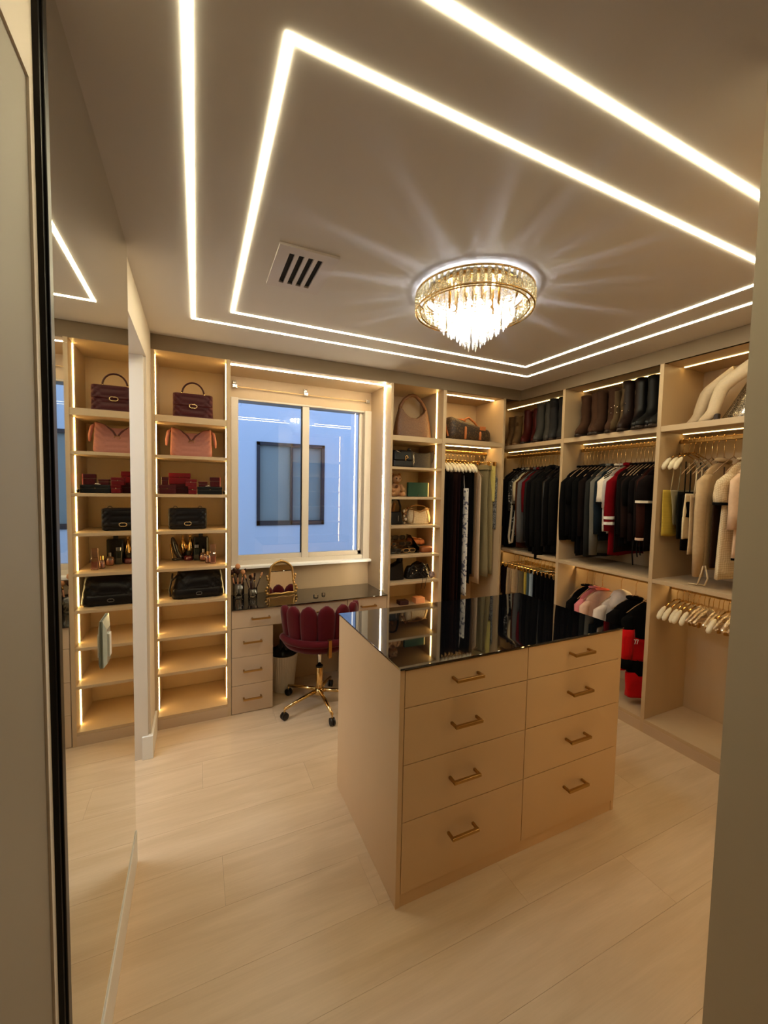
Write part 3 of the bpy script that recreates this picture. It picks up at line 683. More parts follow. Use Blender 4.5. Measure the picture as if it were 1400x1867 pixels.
def slouch_bag():
    t = T('handbag', 'large slouchy black leather bag on the sixth shelf of the left tower', 'handbag', (.005, 3.03, .825), local=True)
    M = leather((20, 17, 18), .3); b = MB(); rings = []
    for j in range(27):
        q = j/26; z = .182*q; hx = (.168-.024*q)*(1 if q > .1 else .93+.7*q); hy = .075*(1-.55*q*q)*(1 if q > .08 else .85+q*2); ring = []
        for k in range(80):
            a = 2*PI*(k+.5)/80; c, s_ = math.cos(a), math.sin(a); x = math.copysign(abs(c)**.35, c)*hx; y_ = math.copysign(abs(s_)**.4, s_)*hy
            y_ += (.004*math.sin(x*70+z*40)*math.sin(z*60+x*22)+.007*(abs(math.sin(PI*(x+z)/.045))*abs(math.sin(PI*(x-z)/.045)))**.5)*s_; zz_ = z+.012*q*math.sin(x*19+1.)+.008*q*math.cos(x*41); ring.append((x+.02*q*(1 if x < 0 else .2), y_, zz_))
        rings.append(ring)
    b.loft(rings).obj('body', M, t, smooth=True)
    MB().soft([(.010, .150, .076), (.016, .155, .080), (.062, .155, .078), (.07, .15, .070)], 60, .3).obj('flap', M, t, smooth=True)
    emblem(t, (.005, -.084, .034), .012, mat('gunmetal', (120, 116, 110), .3, 1.))
    for s_ in (-1, 1): MB().tube([(s_*.02-.135, -.03-.01*s_, .165), (-.160, -.05, .12), (-.172, -.05, .06), (-.165, -.06, .02)], .006, 8).obj('strap', leather((34, 28, 28), .3), t, smooth=True)
slouch_bag()

# ------------------------------------------------------------------ boxes on the third shelf
def lidbox(label, x0, x1, y0, y1, z0, z1, rgb, lid=.4, clasp=True, name='jewellery_box', extra=None):
    t = T(name, label, 'box', ((x0+x1)/2, (y0+y1)/2, z0)); m = leather(rgb, .38); zl = z1-(z1-z0)*lid
    box('base', m, t, x0+.0015, x1-.0015, y0+.0015, y1, z0, zl-.0012, bevel=.003); box('lid', m, t, x0, x1, y0, y1, zl, z1, bevel=.003)
    if clasp: MB().ball(((x0+x1)/2, y0-.001, zl), .0035, .002, .0035, 8, 5).obj('clasp', SILV, t)
    if extra: box('side_band', mat('coral_card', (240, 130, 112), .6), t, x1, x1+.004, y0+.002, y1-.002, z0, z1)
S3 = 1.52
RD = (96, 10, 18); RD2 = (66, 8, 14); RD3 = (112, 12, 20)
lidbox('wide low dark red box at the left end of the third shelf', -.222, -.122, 2.955, 3.04, S3, S3+.057, RD2)
lidbox('small dark red box standing on the leftmost red box', -.206, -.168, 2.965, 3.02, S3+.057, S3+.108, RD2, clasp=False)
lidbox('big red box at the back of the third shelf, lower of two', -.165, -.040, 3.06, 3.17, S3, S3+.064, RD2, clasp=False)
lidbox('big bright red box on top of another, the tallest on the third shelf', -.170, -.038, 3.055, 3.165, S3+.064, S3+.138, RD3)
lidbox('red box low in the middle of the third shelf', -.052, .001, 2.955, 3.03, S3, S3+.05, RD)
lidbox('red box with a gilt edge stacked on the low middle box', -.070, .001, 2.957, 3.02, S3+.05, S3+.097, RD)
lidbox('long black lacquered box on the right half of the third shelf', .003, .158, 2.955, 3.05, S3, S3+.049, (16, 17, 18))
lidbox('slim dark red box lying on the black box', .010, .066, 2.965, 3.02, S3+.049, S3+.084, RD2, clasp=False)
lidbox('upright dark red box with a coral side on the black box', .080, .142, 2.965, 3.01, S3+.049, S3+.114, RD2, clasp=False, extra=True)
tag(MB().ball((.170, 2.975, S3+.0115), .009, .012, .012).obj('trinket', mat('black_gloss', (16, 16, 16), .2), None, smooth=True), 'tiny black trinket at the right end of the third shelf', 'trinket')
tag(MB().tube([(.085, 2.955, S3+.052), (.075, 2.952, S3+.057), (.062, 2.952, S3+.0545), (.05, 2.955, S3+.0525)], .0035, 8).obj('bracelet', M_CHROME, None, smooth=True), 'little silver bracelet on the black box', 'bracelet')

# ------------------------------------------------------------------ perfume
S5 = 1.045
def heel_bottle():
    t = T('perfume_bottle', 'navy stiletto-shaped perfume bottle with gold heel', 'perfume', (-.13, 3.20, S5), local=True); M = mat('navy_gloss', (16, 16, 30), .12, coat=1.)
    MB().tube([(.040, 0, .012), (.018, 0, .022), (-.002, 0, .06), (-.012, 0, .10), (-.020, 0, .13), (-.026, 0, .158), (-.028, 0, .168)], [.010, .018, .020, .021, .019, .011, .003], 14).obj('shoe', M, t, smooth=True)
    MB().loft([[(.005+.04*c_*k, .014*s_*k, z) for c_, s_ in [(math.cos(2*PI*i/16), math.sin(2*PI*i/16)) for i in range(16)]] for z, k in ((0, .8), (.006, 1), (.016, .9))]).obj('toe', M, t, smooth=True)
    MB().tube([(-.038, 0, .118), (-.034, 0, .07), (-.026, 0, .02), (-.026, 0, .0)], [.007, .005, .003, .0025], 8).obj('heel', M_GOLDP, t, smooth=True)
heel_bottle()
def bottle(label, cx, cy, prof, m, cap=None, mc=None, n=20, sq=False, liquid=None, z=S5):
    t = T('perfume_bottle', label, 'perfume', (cx, cy, z))
    def mk(pf):
        b = MB()
        if sq: return b.soft([(zz_+z, r, r*.6, cx, cy) for r, zz_ in pf], 24, .25)
        return b.lathe([(r, zz_+z) for r, zz_ in pf], cx, cy, n)
    mk(prof).obj('flask', m, t, smooth=not sq)
    if liquid: mk(liquid[0]).obj('perfume_fill', liquid[1], t)
    if cap: mk(cap).obj('cap', mc, t, smooth=False)
AMB = m_mixglass('amber_glass', (.95, .55, .35), .15); GRN = mat('dark_green_glass', (24, 34, 30), .1, coat=1.); PNK = m_mixglass('pink_glass', (1., .82, .74), .16)
bottle('gold round ornate perfume bottle at the back of the fifth shelf', -.092, 3.25, [(.01, 0), (.016, .01), (.016, .05), (.024, .075), (.026, .10), (.016, .13), (.008, .145)], M_GOLDP, [(.006, .145), (.009, .16), (.005, .175)], M_GOLD)
bottle('slim gold tapering perfume bottle at the back of the fifth shelf', -.045, 3.25, [(.026, 0), (.024, .08), (.014, .12), (.007, .16)], M_GOLDP, [(.012, .16), (.012, .172)], M_GOLD)
bottle('low red perfume bottle with a square black cap', -.056, 3.19, [(.030, 0), (.032, .008), (.030, .032), (.02, .036)], mat('berry_glass', (90, 20, 34), .12, coat=1.), [(.014, .036), (.016, .04), (.016, .062), (.012, .068)], M_BLKP)
bottle('broad square black perfume bottle, the tallest on the fifth shelf', .025, 3.25, [(.048, 0), (.050, .004), (.050, .155), (.046, .16)], mat('black_gloss', (16, 16, 16), .2), [(.014, .16), (.014, .182)], M_BLKP, sq=True)
bottle('narrow dark green perfume bottle with a silver cap', -.002, 3.17, [(.019, 0), (.020, .004), (.020, .085), (.012, .09)], GRN, [(.014, .09), (.014, .112)], M_CHROME, sq=True)
bottle('round pink glass perfume bottle', .040, 3.13, [(.020, 0), (.026, .012), (.027, .045), (.018, .060)], PNK, [(.009, .060), (.009, .085)], M_CHROME, liquid=([(.018, .004), (.023, .014), (.023, .036)], mat('pink_fluid', (206, 140, 120), .2)))
bottle('tall clear pink perfume bottle at the shelf edge', .098, 3.00, [(.018, 0), (.020, .003), (.020, .07), (.016, .075)], PNK, [(.015, .075), (.017, .08), (.017, .132), (.014, .134)], PNK, sq=True, liquid=([(.014, .004), (.016, .006), (.016, .05)], mat('pink_fluid', (206, 140, 120), .2)))
bottle('short clear pink perfume bottle behind the tall clear one', .068, 3.04, [(.016, 0), (.018, .004), (.018, .05), (.012, .055)], PNK, [(.010, .055), (.010, .08)], M_GOLDP, liquid=([(.014, .004), (.015, .006), (.015, .035)], mat('pink_fluid', (206, 140, 120), .2)))

# ------------------------------------------------------------------ right tower things
def hobo():
    t = T('handbag', 'brown matelasse leather hobo bag with a looped handle, top of the right tower', 'handbag', (1.67, 3.08, 2.005), local=True)
    M = m_pattern('brown_matelasse', (112, 74, 44), (92, 58, 34), 220, .5, .5); b = MB(); rings = []
    for j in range(26):
        q = j/25; z = .255*q; hx = .168*(1-.22*q**2)*(1 if q > .08 else .92+q); hy = .06*(1-.6*q); ring = []
        for k in range(80):
            a = 2*PI*(k+.5)/80; c, s_ = math.cos(a), math.sin(a); x = math.copysign(abs(c)**.45, c)*hx; y_ = math.copysign(abs(s_)**.5, s_)*hy
            y_ += math.copysign(.004*abs(math.sin(x*130+1.2*math.sin(z*140))), s_); zz_ = z-(.085*max(0, 1-(x/.118)**2))*q**2.2; ring.append((x, y_, zz_))
        rings.append(ring)
    b.loft(rings, pinch=True).obj('body', M, t, smooth=True)
    pts = [(-.124, 0, .235), (-.116, 0, .275), (-.085, 0, .325), (-.035, 0, .362), (.0, 0, .37), (.03, 0, .362), (.08, 0, .32), (.114, 0, .275), (.124, 0, .235)]
    MB().tube(pts, [.018, .016, .014, .014, .014, .014, .014, .016, .018], 10).obj('handle', leather((104, 66, 38), .45), t, smooth=True)
hobo()
def duffel():
    t = T('duffel_bag', 'dark brown travel duffel with tan leather trim above the long dresses', 'bag', (2.225, 3.10, 2.012), local=True)
    M = m_pattern('brown_canvas', (52, 36, 26), (96, 74, 44), 95, .60, .5); TN = leather((186, 112, 62), .5)
    rings = []
    for j in range(21):
        q = j/20; x = -.235+.47*q; e_ = min(1, (min(q, 1-q)*6+.55)); top = .225-.105*q; ring = []
        for k in range(28):
            a = 2*PI*(k+.5)/28; c, s_ = math.cos(a), math.sin(a)
            ring.append((x, .11*math.copysign(abs(c)**.6, c)*e_, top/2+math.copysign(abs(s_)**.55, s_)*top/2*(e_ if s_ > 0 else 1)))
        rings.append(ring)
    MB().loft(rings).obj('body', M, t, smooth=True)
    for x in (-.075, .085):
        MB().tube([(x, -.112, .02), (x, -.116, .07), (x+.005, -.108, .115-(x+.075)*.2), (x+.005, -.07, .165-(x+.075)*.2)], .011, 8).obj('strap', TN, t, smooth=True)
    MB().tube([(-.07, -.075, .165), (-.055, -.075, .20), (-.015, -.07, .215), (.05, -.07, .18), (.09, -.072, .135)], .0095, 10).obj('handle', TN, t, smooth=True)
    MB().tube([(-.07, .06, .18), (-.05, .05, .215), (.0, .04, .215), (.05, .05, .19), (.09, .06, .14)], .0095, 10).obj('handle', TN, t, smooth=True)
    box('luggage_tag', TN, t, .075, .14, -.122, -.116, .105, .14, bevel=.004)
    MB().tube([(-.228, -.07, .04), (-.236, -.04, .15), (-.232, .03, .17)], .009, 8).obj('end_strap', TN, t, smooth=True)
duffel()
S2 = 1.758
def satchel():
    t = T('handbag', 'black leather satchel with a gold clasp, second shelf of the right tower', 'handbag', (1.545, 3.03, S2), local=True); M = leather((22, 19, 20), .4)
    MB().soft(lev(0, .135, .100, .085, .055, .03, 16, .01), 48, .25).obj('body', M, t, smooth=True)
    MB().soft(lev(.055, .142, .092, .086, .052, .032, 12, .006, cy=-.004), 48, .25).obj('flap', M, t, smooth=True)
    MB().tube([(.022+.012*math.cos(math.radians(a)), -.056, .085+.010*math.sin(math.radians(a))) for a in range(0, 360, 30)], .0035, 6, closed=True).obj('clasp', M_GOLDP, t, smooth=True)
    box('lock', M_GOLDP, t, .008, .018, -.058, -.050, .055, .08, bevel=.002)
    MB().tube([(.05, -.02, .14), (.055, -.02, .155), (.07, -.01, .158), (.08, -.005, .145)], .008, 8).obj('bow', M, t, smooth=True)
    MB().tube([(-.07, -.035, .135), (-.05, -.04, .128), (-.03, -.04, .12)], .004, 6).obj('charm_chain', M_CHROME, t, smooth=True)
satchel()
def pouch():
    t = T('handbag', 'dark brown canvas shoulder bag beside the black satchel', 'handbag', (1.745, 3.06, S2), local=True); M = m_pattern('dark_brown_canvas', (34, 25, 18), (46, 36, 26), 120, .5, .7)
    rings = []
    for j in range(15):
        q = j/14; ring = []
        for k in range(40):
            a = 2*PI*(k+.5)/40; c, s_ = math.cos(a), math.sin(a); x = math.copysign(abs(c)**.35, c)*(.088+.012*q); ring.append((x, math.copysign(abs(s_)**.5, s_)*.04*(1-.6*q), .148*q+(.02*abs(x/.1)**2-.02)*q**2+.004*(1-q)*abs(x/.1)))
        rings.append(ring)
    MB().loft(rings, pinch=True).obj('body', M, t, smooth=True)
    MB().tube([(-.092, -.044, .13), (-.095, -.05, .10), (-.094, -.052, .05), (-.098, -.05, .01)], .0045, 6).obj('chain', M_CHROME, t, smooth=True)
    MB().tube([(.095, -.02, .14), (.108, -.03, .152), (.106, -.04, .10), (.098, -.03, .05)], .003, 6).obj('strap', leather((60, 40, 26), .5), t, smooth=True)
pouch()
S3b = 1.518
def bear():
    t = T('plush_bear', 'small tan plush bear sitting on the third shelf of the right tower', 'toy', (1.50, 3.04, S3b), local=True)
    M = fab((178, 132, 88), 'plush'); D = fab((112, 72, 48), 'plush')
    MB().ball((0, 0, .055), .050, .045, .058, 16, 12).obj('body', M, t, smooth=True)
    hd = MB().ball((.004, -.008, .145), .042, .040, .040, 16, 12).obj('head', M, t, smooth=True)
    for s_ in (-1, 1):
        MB().ball((.004+s_*.032, -.002, .180), .014, .008, .014, 10, 8).obj('ear', M, hd, smooth=True)
        MB().ball((.004+s_*.016, -.045, .150), .006, .004, .006, 8, 6).obj('eye', M_BLKP, hd, smooth=True)
        MB().tube([(s_*.04, -.01, .09), (s_*.05, -.035, .06), (s_*.035, -.05, .045)], [.018, .016, .014], 10).obj('arm', M, t, smooth=True)
        MB().tube([(s_*.03, -.01, .022), (s_*.042, -.045, .018), (s_*.046, -.065, .022)], [.02, .018, .018], 10).obj('foot', M, t, smooth=True)
    MB().ball((.004, -.045, .132), .018, .014, .013, 10, 8).obj('muzzle', fab((206, 168, 124), 'plush'), hd, smooth=True)
    MB().ball((.004, -.059, .137), .005, .004, .004, 8, 6).obj('nose', D, hd, smooth=True)
    MB().ball((-.01, -.05, .085), .014, .010, .014, 10, 8).obj('bow', D, t, smooth=True)
bear()
t = T('gift_box', 'flat dark green box standing upright on the third shelf of the right tower', 'box', (1.71, 3.03, S3b)); GR = mat('green_textured', (22, 64, 46), .5, noise=.25, scale=40, bump=.3)
box('cover', GR, t, 1.612, 1.802, 3.02, 3.05, S3b, S3b+.120, bevel=.002); box('card_edge', mat('cream_card', (226, 206, 150), .6), t, 1.803, 1.812, 3.02, 3.05, S3b, S3b+.120)
MB().lathe([(.0045, 0), (.0045, .001)], n=10).move(Matrix.Translation((1.71, 3.0195, S3b+.012)) @ Matrix.Rotation(PI/2, 4, 'X')).obj('crest', M_CHROME, t)
S4 = 1.285
def mini_hobo():
    t = T('handbag', 'small black hobo bag with a tall loop handle, fourth shelf of the right tower', 'handbag', (1.505, 3.04, S4), local=True); M = leather((20, 18, 18), .38)
    MB().soft(lev(0, .105, .062, .05, .04, .022, 14, .012), 40, .35).obj('body', M, t, smooth=True)
    MB().tube([(-.048, 0, .09), (-.052, 0, .15), (-.036, 0, .20), (0, 0, .212), (.03, 0, .20), (.046, 0, .15), (.047, 0, .09)], [.010, .009, .008, .008, .008, .009, .010], 10).obj('handle', M, t, smooth=True)
    box('zip_pull', M_CHROME, t, .004, .008, -.047, -.043, .03, .075)
mini_hobo()
tag(MB().tube([(1.515, 3.13, S4), (1.52, 3.13, S4+.08), (1.535, 3.13, S4+.165), (1.545, 3.13, S4+.17)], [.022, .02, .012, .016], 10).obj('tan_bottle', mat('tan_skin', (226, 170, 120), .4), None, smooth=True), 'tan pointed pouch seen through the loop of the small black bag', 'pouch')
t = T('charm_cluster', 'cluster of cream bag charms between the black and cream bags', 'charm', (1.597, 3.05, S4), local=True)
for i, (x, z, r) in enumerate(((0, .012, .012), (-.012, .035, .012), (.012, .04, .014), (-.008, .066, .013), (.008, .085, .016), (-.01, .11, .014), (.014, .118, .013), (.024, .135, .011))):
    MB().ball((x, -.01*(i % 2), z), r*.8, r, r, 8, 6).obj('charm', fab([(214, 186, 146), (150, 108, 72), (232, 212, 182)][i % 3]), t, smooth=True)
def cream_bag():
    t = T('handbag', 'cream monogram shoulder bag with tan piping, fourth shelf of the right tower', 'handbag', (1.735, 3.06, S4), local=True)
    M = m_checks('cream_canvas', (214, 194, 156), (196, 172, 132), 105., .55); TN = leather((150, 112, 70), .5); rings = []
    for j in range(17):
        q = j/16; ring = []
        for k in range(44):
            a = 2*PI*(k+.5)/44; c, s_ = math.cos(a), math.sin(a); x = math.copysign(abs(c)**.4, c)*(.112-.012*abs(q-.4)*2+(.0 if q > .12 else -.01)); ring.append((x, math.copysign(abs(s_)**.6, s_)*.05*(1-.7*q*q), .135*q-.03*q*q*max(0, 1-(x/.07)**2)))
        rings.append(ring)
    MB().loft(rings, pinch=True).obj('body', M, t, smooth=True)
    MB().tube([(-.10, -.02, .13), (-.05, -.03, .118), (0, -.034, .102), (.05, -.03, .118), (.10, -.02, .13)], .004, 8).obj('piping', TN, t, smooth=True)
    for s_ in (-1, 1): MB().tube([(s_*.062, -.034, .115), (s_*.068, -.05, .07), (s_*.078, -.05, .01)], .004, 6).obj('side_band', TN, t, smooth=True)
    MB().tube([(-.095, 0, .13), (-.06, .02, .15), (0, .03, .158), (.06, .02, .15), (.095, 0, .13)], .006, 8).obj('handle', TN, t, smooth=True)
cream_bag()
S5b = 1.045
rk = T('sunglasses_rack', 'stepped clear acrylic rack of sunglasses on the fifth shelf of the right tower', 'rack', (1.58, 3.06, S5b))
for i, (yy, zz_) in enumerate(((2.97, .002), (3.05, .048), (3.13, .094))):
    box('tier', M_CLEAR, rk, 1.44, 1.70, yy, yy+.08, S5b+zz_, S5b+zz_+.004); box('riser', M_CLEAR, rk, 1.44, 1.70, yy, yy+.004, S5b+(0 if i == 0 else zz_-.042), S5b+zz_)
for xx in (1.437, 1.70): MB().prism([(2.968, S5b), (3.212, S5b), (3.212, S5b+.135), (3.13, S5b+.135), (3.05, S5b+.09), (2.968, S5b+.045)], 'x', xx, xx+.003).obj('side', M_CLEAR, rk)
def shades(label, cx, cy, z, rgb, w_=.064, hh=.026):
    t = T('sunglasses', label, 'sunglasses', (cx, cy, z), group='sunglasses in the rack', local=True); m = mat('frame_%d_%d' % rgb[:2], rgb, .2, coat=.5); ln_ = mat('dark_lens', (20, 17, 16), .08, coat=1.)
    for s_ in (-1, 1):
        P = [(s_*w_*.5+w_*.44*math.copysign(abs(math.cos(2*PI*k/18))**.7, math.cos(2*PI*k/18)), 0, hh*.62+hh*.6*math.copysign(abs(math.sin(2*PI*k/18))**.7, math.sin(2*PI*k/18))) for k in range(18)]
        MB().tube(P, .0028, 6, closed=True).obj('rim', m, t, smooth=True); MB().loft([[(x, -.001, z_) for x, _, z_ in P], [(x, .001, z_) for x, _, z_ in P]]).obj('lens', ln_, t)
        MB().tube([(s_*w_*.95, 0, hh), (s_*w_*.93, .03, hh), (s_*w_*.85, .07, hh*.6)], .002, 6).obj('temple', m, t, smooth=True)
    MB().tube([(-.008, 0, hh*.9), (.008, 0, hh*.9)], .0025, 6).obj('bridge', m, t)
shades('big black sunglasses on the top tier of the clear rack', 1.60, 3.15, S5b+.099, (18, 16, 16))
shades('pale pink-framed glasses at the left of the top tier', 1.475, 3.155, S5b+.099, (206, 150, 130), .034, .022)
shades('brown sunglasses on the middle tier of the clear rack', 1.62, 3.07, S5b+.053, (70, 44, 30), .06)
shades('amber-framed sunglasses at the left of the middle tier', 1.49, 3.07, S5b+.053, (150, 96, 44), .046)
shades('black-and-white sunglasses at the left of the bottom tier', 1.492, 2.99, S5b+.007, (60, 54, 50), .05)
shades('gold-rimmed sunglasses on the right of the bottom tier', 1.62, 2.99, S5b+.007, (190, 140, 80), .058)
def flat_pouch(label, cx, cy, z, hx, hy, hz, m, rot=0., open_=None):
    t = T('glasses_case', label, 'case', (cx, cy, z), rz=rot, local=True, group='cases beside the sunglasses rack')
    MB().soft([(0, hx*.9, hy*.9), (hz*.25, hx, hy), (hz*.7, hx*.98, hy*.95), (hz, hx*.8, hy*.7)], 32, .6).obj('case', m, t, smooth=True)
    if open_: MB().tube([(hx*.8*math.cos(2*PI*k/20), hy*.2-.004, hz*.6+hz*.5*math.sin(2*PI*k/20)) for k in range(20)], .005, 6, closed=True).obj('fold', open_, t, smooth=True)
flat_pouch('brown leather glasses case at the shelf edge', 1.785, 3.01, S5b, .060, .05, .048, leather((140, 78, 40), .45))
flat_pouch('black glasses case under the pink-lined one', 1.775, 3.14, S5b, .060, .045, .05, leather((26, 22, 22), .4))
flat_pouch('open pink-lined tan case lying on top', 1.735, 3.14, S5b+.05, .055, .045, .055, leather((170, 100, 62), .45), open_=fab((240, 190, 160)))
flat_pouch('second pink-lined tan case on the right', 1.80, 3.14, S5b+.05, .038, .045, .045, leather((170, 100, 62), .45), open_=fab((240, 190, 160)))
S6 = .825
def black_tote():
    t = T('handbag', 'black leather bucket bag with upright strap, sixth shelf of the right tower', 'handbag', (1.508, 3.04, S6), local=True); M = leather((24, 19, 18), .4); rings = []
    for j in range(15):
        q = j/14; ring = []
        for k in range(36):
            a = 2*PI*(k+.5)/36; c, s_ = math.cos(a), math.sin(a); x = math.copysign(abs(c)**.45, c)*.075*(1-.12*q); ring.append((x, math.copysign(abs(s_)**.5, s_)*.06*(1-.3*q), .125*q+.02*q*math.sin(x*30)))
        rings.append(ring)
    MB().loft(rings, pinch=True).obj('body', M, t, smooth=True)
    MB().tube([(.03, 0, .11), (.04, 0, .16), (.055, 0, .19), (.066, .005, .17), (.068, .01, .11)], [.022, .02, .014, .012, .012], 10).obj('strap', M, t, smooth=True)
black_tote()
def moto_bag():
    t = T('handbag', 'crinkled black leather bag with dangling straps, sixth shelf of the right tower', 'handbag', (1.715, 3.03, S6), local=True); M = leather((30, 25, 23), .22); rings = []
    for j in range(19):
        q = j/18; ring = []
        for k in range(48):
            a = 2*PI*(k+.5)/48; c, s_ = math.cos(a), math.sin(a); x = math.copysign(abs(c)**.5, c)*.115*(1-.25*q*q); y_ = math.copysign(abs(s_)**.6, s_)*.055*(1-.35*q)
            y_ += .006*math.sin(x*90+q*9)*math.cos(q*20+x*40)*s_; ring.append((x, y_, .115*q+.02*q*math.sin(x*38+.8)))
        rings.append(ring)
    MB().loft(rings).obj('body', M, t, smooth=True)
    for i, P in enumerate((((-.10, -.05, .02), (-.09, -.06, .09), (-.06, -.055, .115), (-.03, -.06, .08)), ((.0, -.06, .03), (.03, -.065, .10), (.07, -.06, .12), (.10, -.055, .06)))):
        MB().tube(P, .007, 8).obj('strap', leather((20, 18, 18), .3), t, smooth=True)
    for x in (-.01, .025): MB().tube([(x, -.062, .06), (x+.004, -.125, .03), (x+.002-.015, -.138, -.02), (x-.018, -.138, -.07)], .0022, 6).obj('lace', leather((26, 22, 20), .5), t, smooth=True)
    for i in range(5): MB().ball((-.07+.035*i, -.058, .05+.02*(i % 2)), .005, .003, .005, 8, 5).obj('stud', M_CHROME, t, smooth=True)
moto_bag()
tag(MB().ball((1.822, 2.955, S6+.031), .026, .03, .031, 14, 10).obj('round_purse', m_pattern('pale_snake', (176, 150, 140), (120, 96, 90), 90, .5, .5), None, smooth=True), 'small round pale purse beside the crinkled black bag', 'purse')
tag(box('small_box', mat('dark_plum_card', (58, 22, 28), .5), None, 1.548, 1.632, 3.0, 3.07, .60, .635, bevel=.003), 'small dark plum box on the seventh shelf of the right tower', 'box')
tag(box('small_box', mat('peach_card', (234, 168, 124), .5), None, 1.70, 1.79, 3.0, 3.07, .60, .648, bevel=.003), 'small peach box on the seventh shelf of the right tower', 'box')

# ------------------------------------------------------------------ hangers
def make_hanger(kind):
    """local: hook top at z=0 over the rail, bar spans local x"""
    t = T('clothes_hanger', 'hanger', 'hanger', local=True)
    hm = M_GOLDP if kind != 'clear' else M_GOLD
    # hook lies in the plane across the rail (local x-z)
    P = [(.0195*math.sin(math.radians(a)), 0, .0195*math.cos(math.radians(a))) for a in range(-110, 151, 20)] + [(.004, 0, -.03), (0, 0, -.04), (0, 0, -.073)] + ([(0, 0, -.114)] if kind in ('gold', 'velvet') else [])
    MB().tube(P, .0018, 6).obj('hook', hm, t, smooth=True)
    if kind == 'velvet':
        V = fab((60, 48, 44), 'velvet'); MB().tube([(-.165, 0, -.190), (-.11, 0, -.148), (-.04, 0, -.105), (0, 0, -.085), (.04, 0, -.105), (.11, 0, -.148), (.165, 0, -.190)], [.0045, .005, .005, .006, .005, .005, .0045], 6).obj('arms', V, t, smooth=True)
    elif kind == 'gold':
        MB().tube([(-.165, 0, -.190), (-.11, 0, -.148), (-.04, 0, -.105), (0, 0, -.085), (.04, 0, -.105), (.11, 0, -.148), (.165, 0, -.190)], .0028, 6).obj('arms', mat('satin_champagne', (170, 138, 104), .5, .4), t, smooth=True)
    elif kind == 'padded':
        V = fab((226, 212, 184), 'velvet')
        for q in (-1, 1):
            MB().tube([(q*.02, 0, -.092), (q*.10, 0, -.115), (q*.135, 0, -.135)], .004, 8).obj('arm', M_GOLDP, t, smooth=True)
            MB().tube([(q*.120, 0, -.126), (q*.135, 0, -.138), (q*.165, 0, -.165), (q*.182, 0, -.190), (q*.186, 0, -.202)], [.006, .013, .016, .014, .006], 10).obj('grip', V, t, smooth=True)
        MB().tube([(-.03, 0, -.092), (.03, 0, -.092)], .006, 8).obj('neck_bar', M_GOLDP, t, smooth=True)
    elif kind == 'clear':
        MB().tube([(-.185, 0, -.165), (-.10, 0, -.115), (0, 0, -.088), (.10, 0, -.115), (.185, 0, -.165)], .0065, 8).obj('arms', M_ACR, t, smooth=True)
        MB().tube([(-.17, 0, -.175), (.17, 0, -.175)], .0045, 8).obj('bar', M_ACR, t, smooth=True)
        for s_ in (-.13, .13): box('clip', M_GOLD, t, s_-.012, s_+.012, -.006, .006, -.20, -.168, bevel=.002)
    elif kind == 'clip':
        MB().tube([(-.17, 0, -.10), (.17, 0, -.10)], .0035, 8).obj('bar', M_GOLDP, t, smooth=True)
        for s_ in (-.15, .15): box('clip', M_GOLDP, t, s_-.012, s_+.012, -.008, .008, -.135, -.095, bevel=.002)
    for ch_ in t.children:
        if not ch_.name.startswith('hook'): ch_.location.z = .0135-(.042 if kind in ('gold', 'velvet') else 0)
    return t
HANG = {}
HLAB = {}
def hanger(kind, loc, rz, where, of=None):
    if kind not in HANG:
        o = HANG[kind] = make_hanger(kind)
    else: o = copy_tree(HANG[kind])
    look = {'velvet': 'slim dark velvet hanger with a gold hook', 'gold': 'thin gold wire hanger', 'padded': 'cream padded hanger with a gold hook', 'clear': 'clear acrylic hanger with gold clips', 'clip': 'gold clip hanger'}[kind]
    o.location = loc; o.rotation_euler = (0, 0, rz); o['label'] = '%s on %s' % (look, where)
    if of:
        wd = of.split()[:12]
        while wd[-1] in ('the', 'of', 'in', 'a', 'on', 'from', 'and', 'with', 'to', 'at', 'by', 'an'): wd.pop()
        o['label'] = '%s of the %s' % ({'velvet': 'velvet hanger', 'gold': 'gold hanger', 'padded': 'padded hanger', 'clear': 'clear hanger', 'clip': 'clip hanger'}[kind], ' '.join(wd).rstrip(','))
    o['group'] = 'hangers on '+where
    return o

# ------------------------------------------------------------------ garments (local: neck at z=0, width along x, thickness along y)
def body_rings(length, wn, ws, wh, t, drop, rip, seed, m=16, n=36, top=0., mid=None, lean=0.):
    r = random.Random(seed); ph = [r.uniform(0, 6.28) for _ in range(4)]; k1 = r.uniform(26, 40); k2 = r.uniform(55, 80); rings = []
    for j in range(m+1):
        q = j/m; z = -top-(length-top)*q**1.0 if drop <= 0 else (-(drop*q*4) if q < .25 else -drop-(length-drop)*(q-.25)/.75)
        if drop > 0: hw = wn+(ws-wn)*math.sin(min(1, q*4)*PI/2)**.8 if q < .25 else ws+(wh-ws)*((q-.25)/.75)**(1.2)
        else: hw = ws+(wh-ws)*q**1.2
        if mid and q > .25: hw += mid*math.sin(PI*(q-.25)/.75)
        ht = t*(.45+.55*min(1, q*3)); ring = []
        for i in range(n):
            a = 2*PI*i/n; c, s_ = math.cos(a), math.sin(a); x = math.copysign(abs(c)**.8, c)*hw; y = math.copysign(abs(s_)**.7, s_)*ht
            y += rip*min(1, q*1.6)*(math.sin(x*k1+ph[0]+q*1.2)+.5*math.sin(x*k2+ph[1]-q*2))
            x += rip*.8*q*math.sin(s_*3+ph[2]+q*4); ring.append((x+lean*q, y, z+(.006*math.sin(x*20+ph[3]) if j == m else 0)))
        rings.append(ring)
    return rings
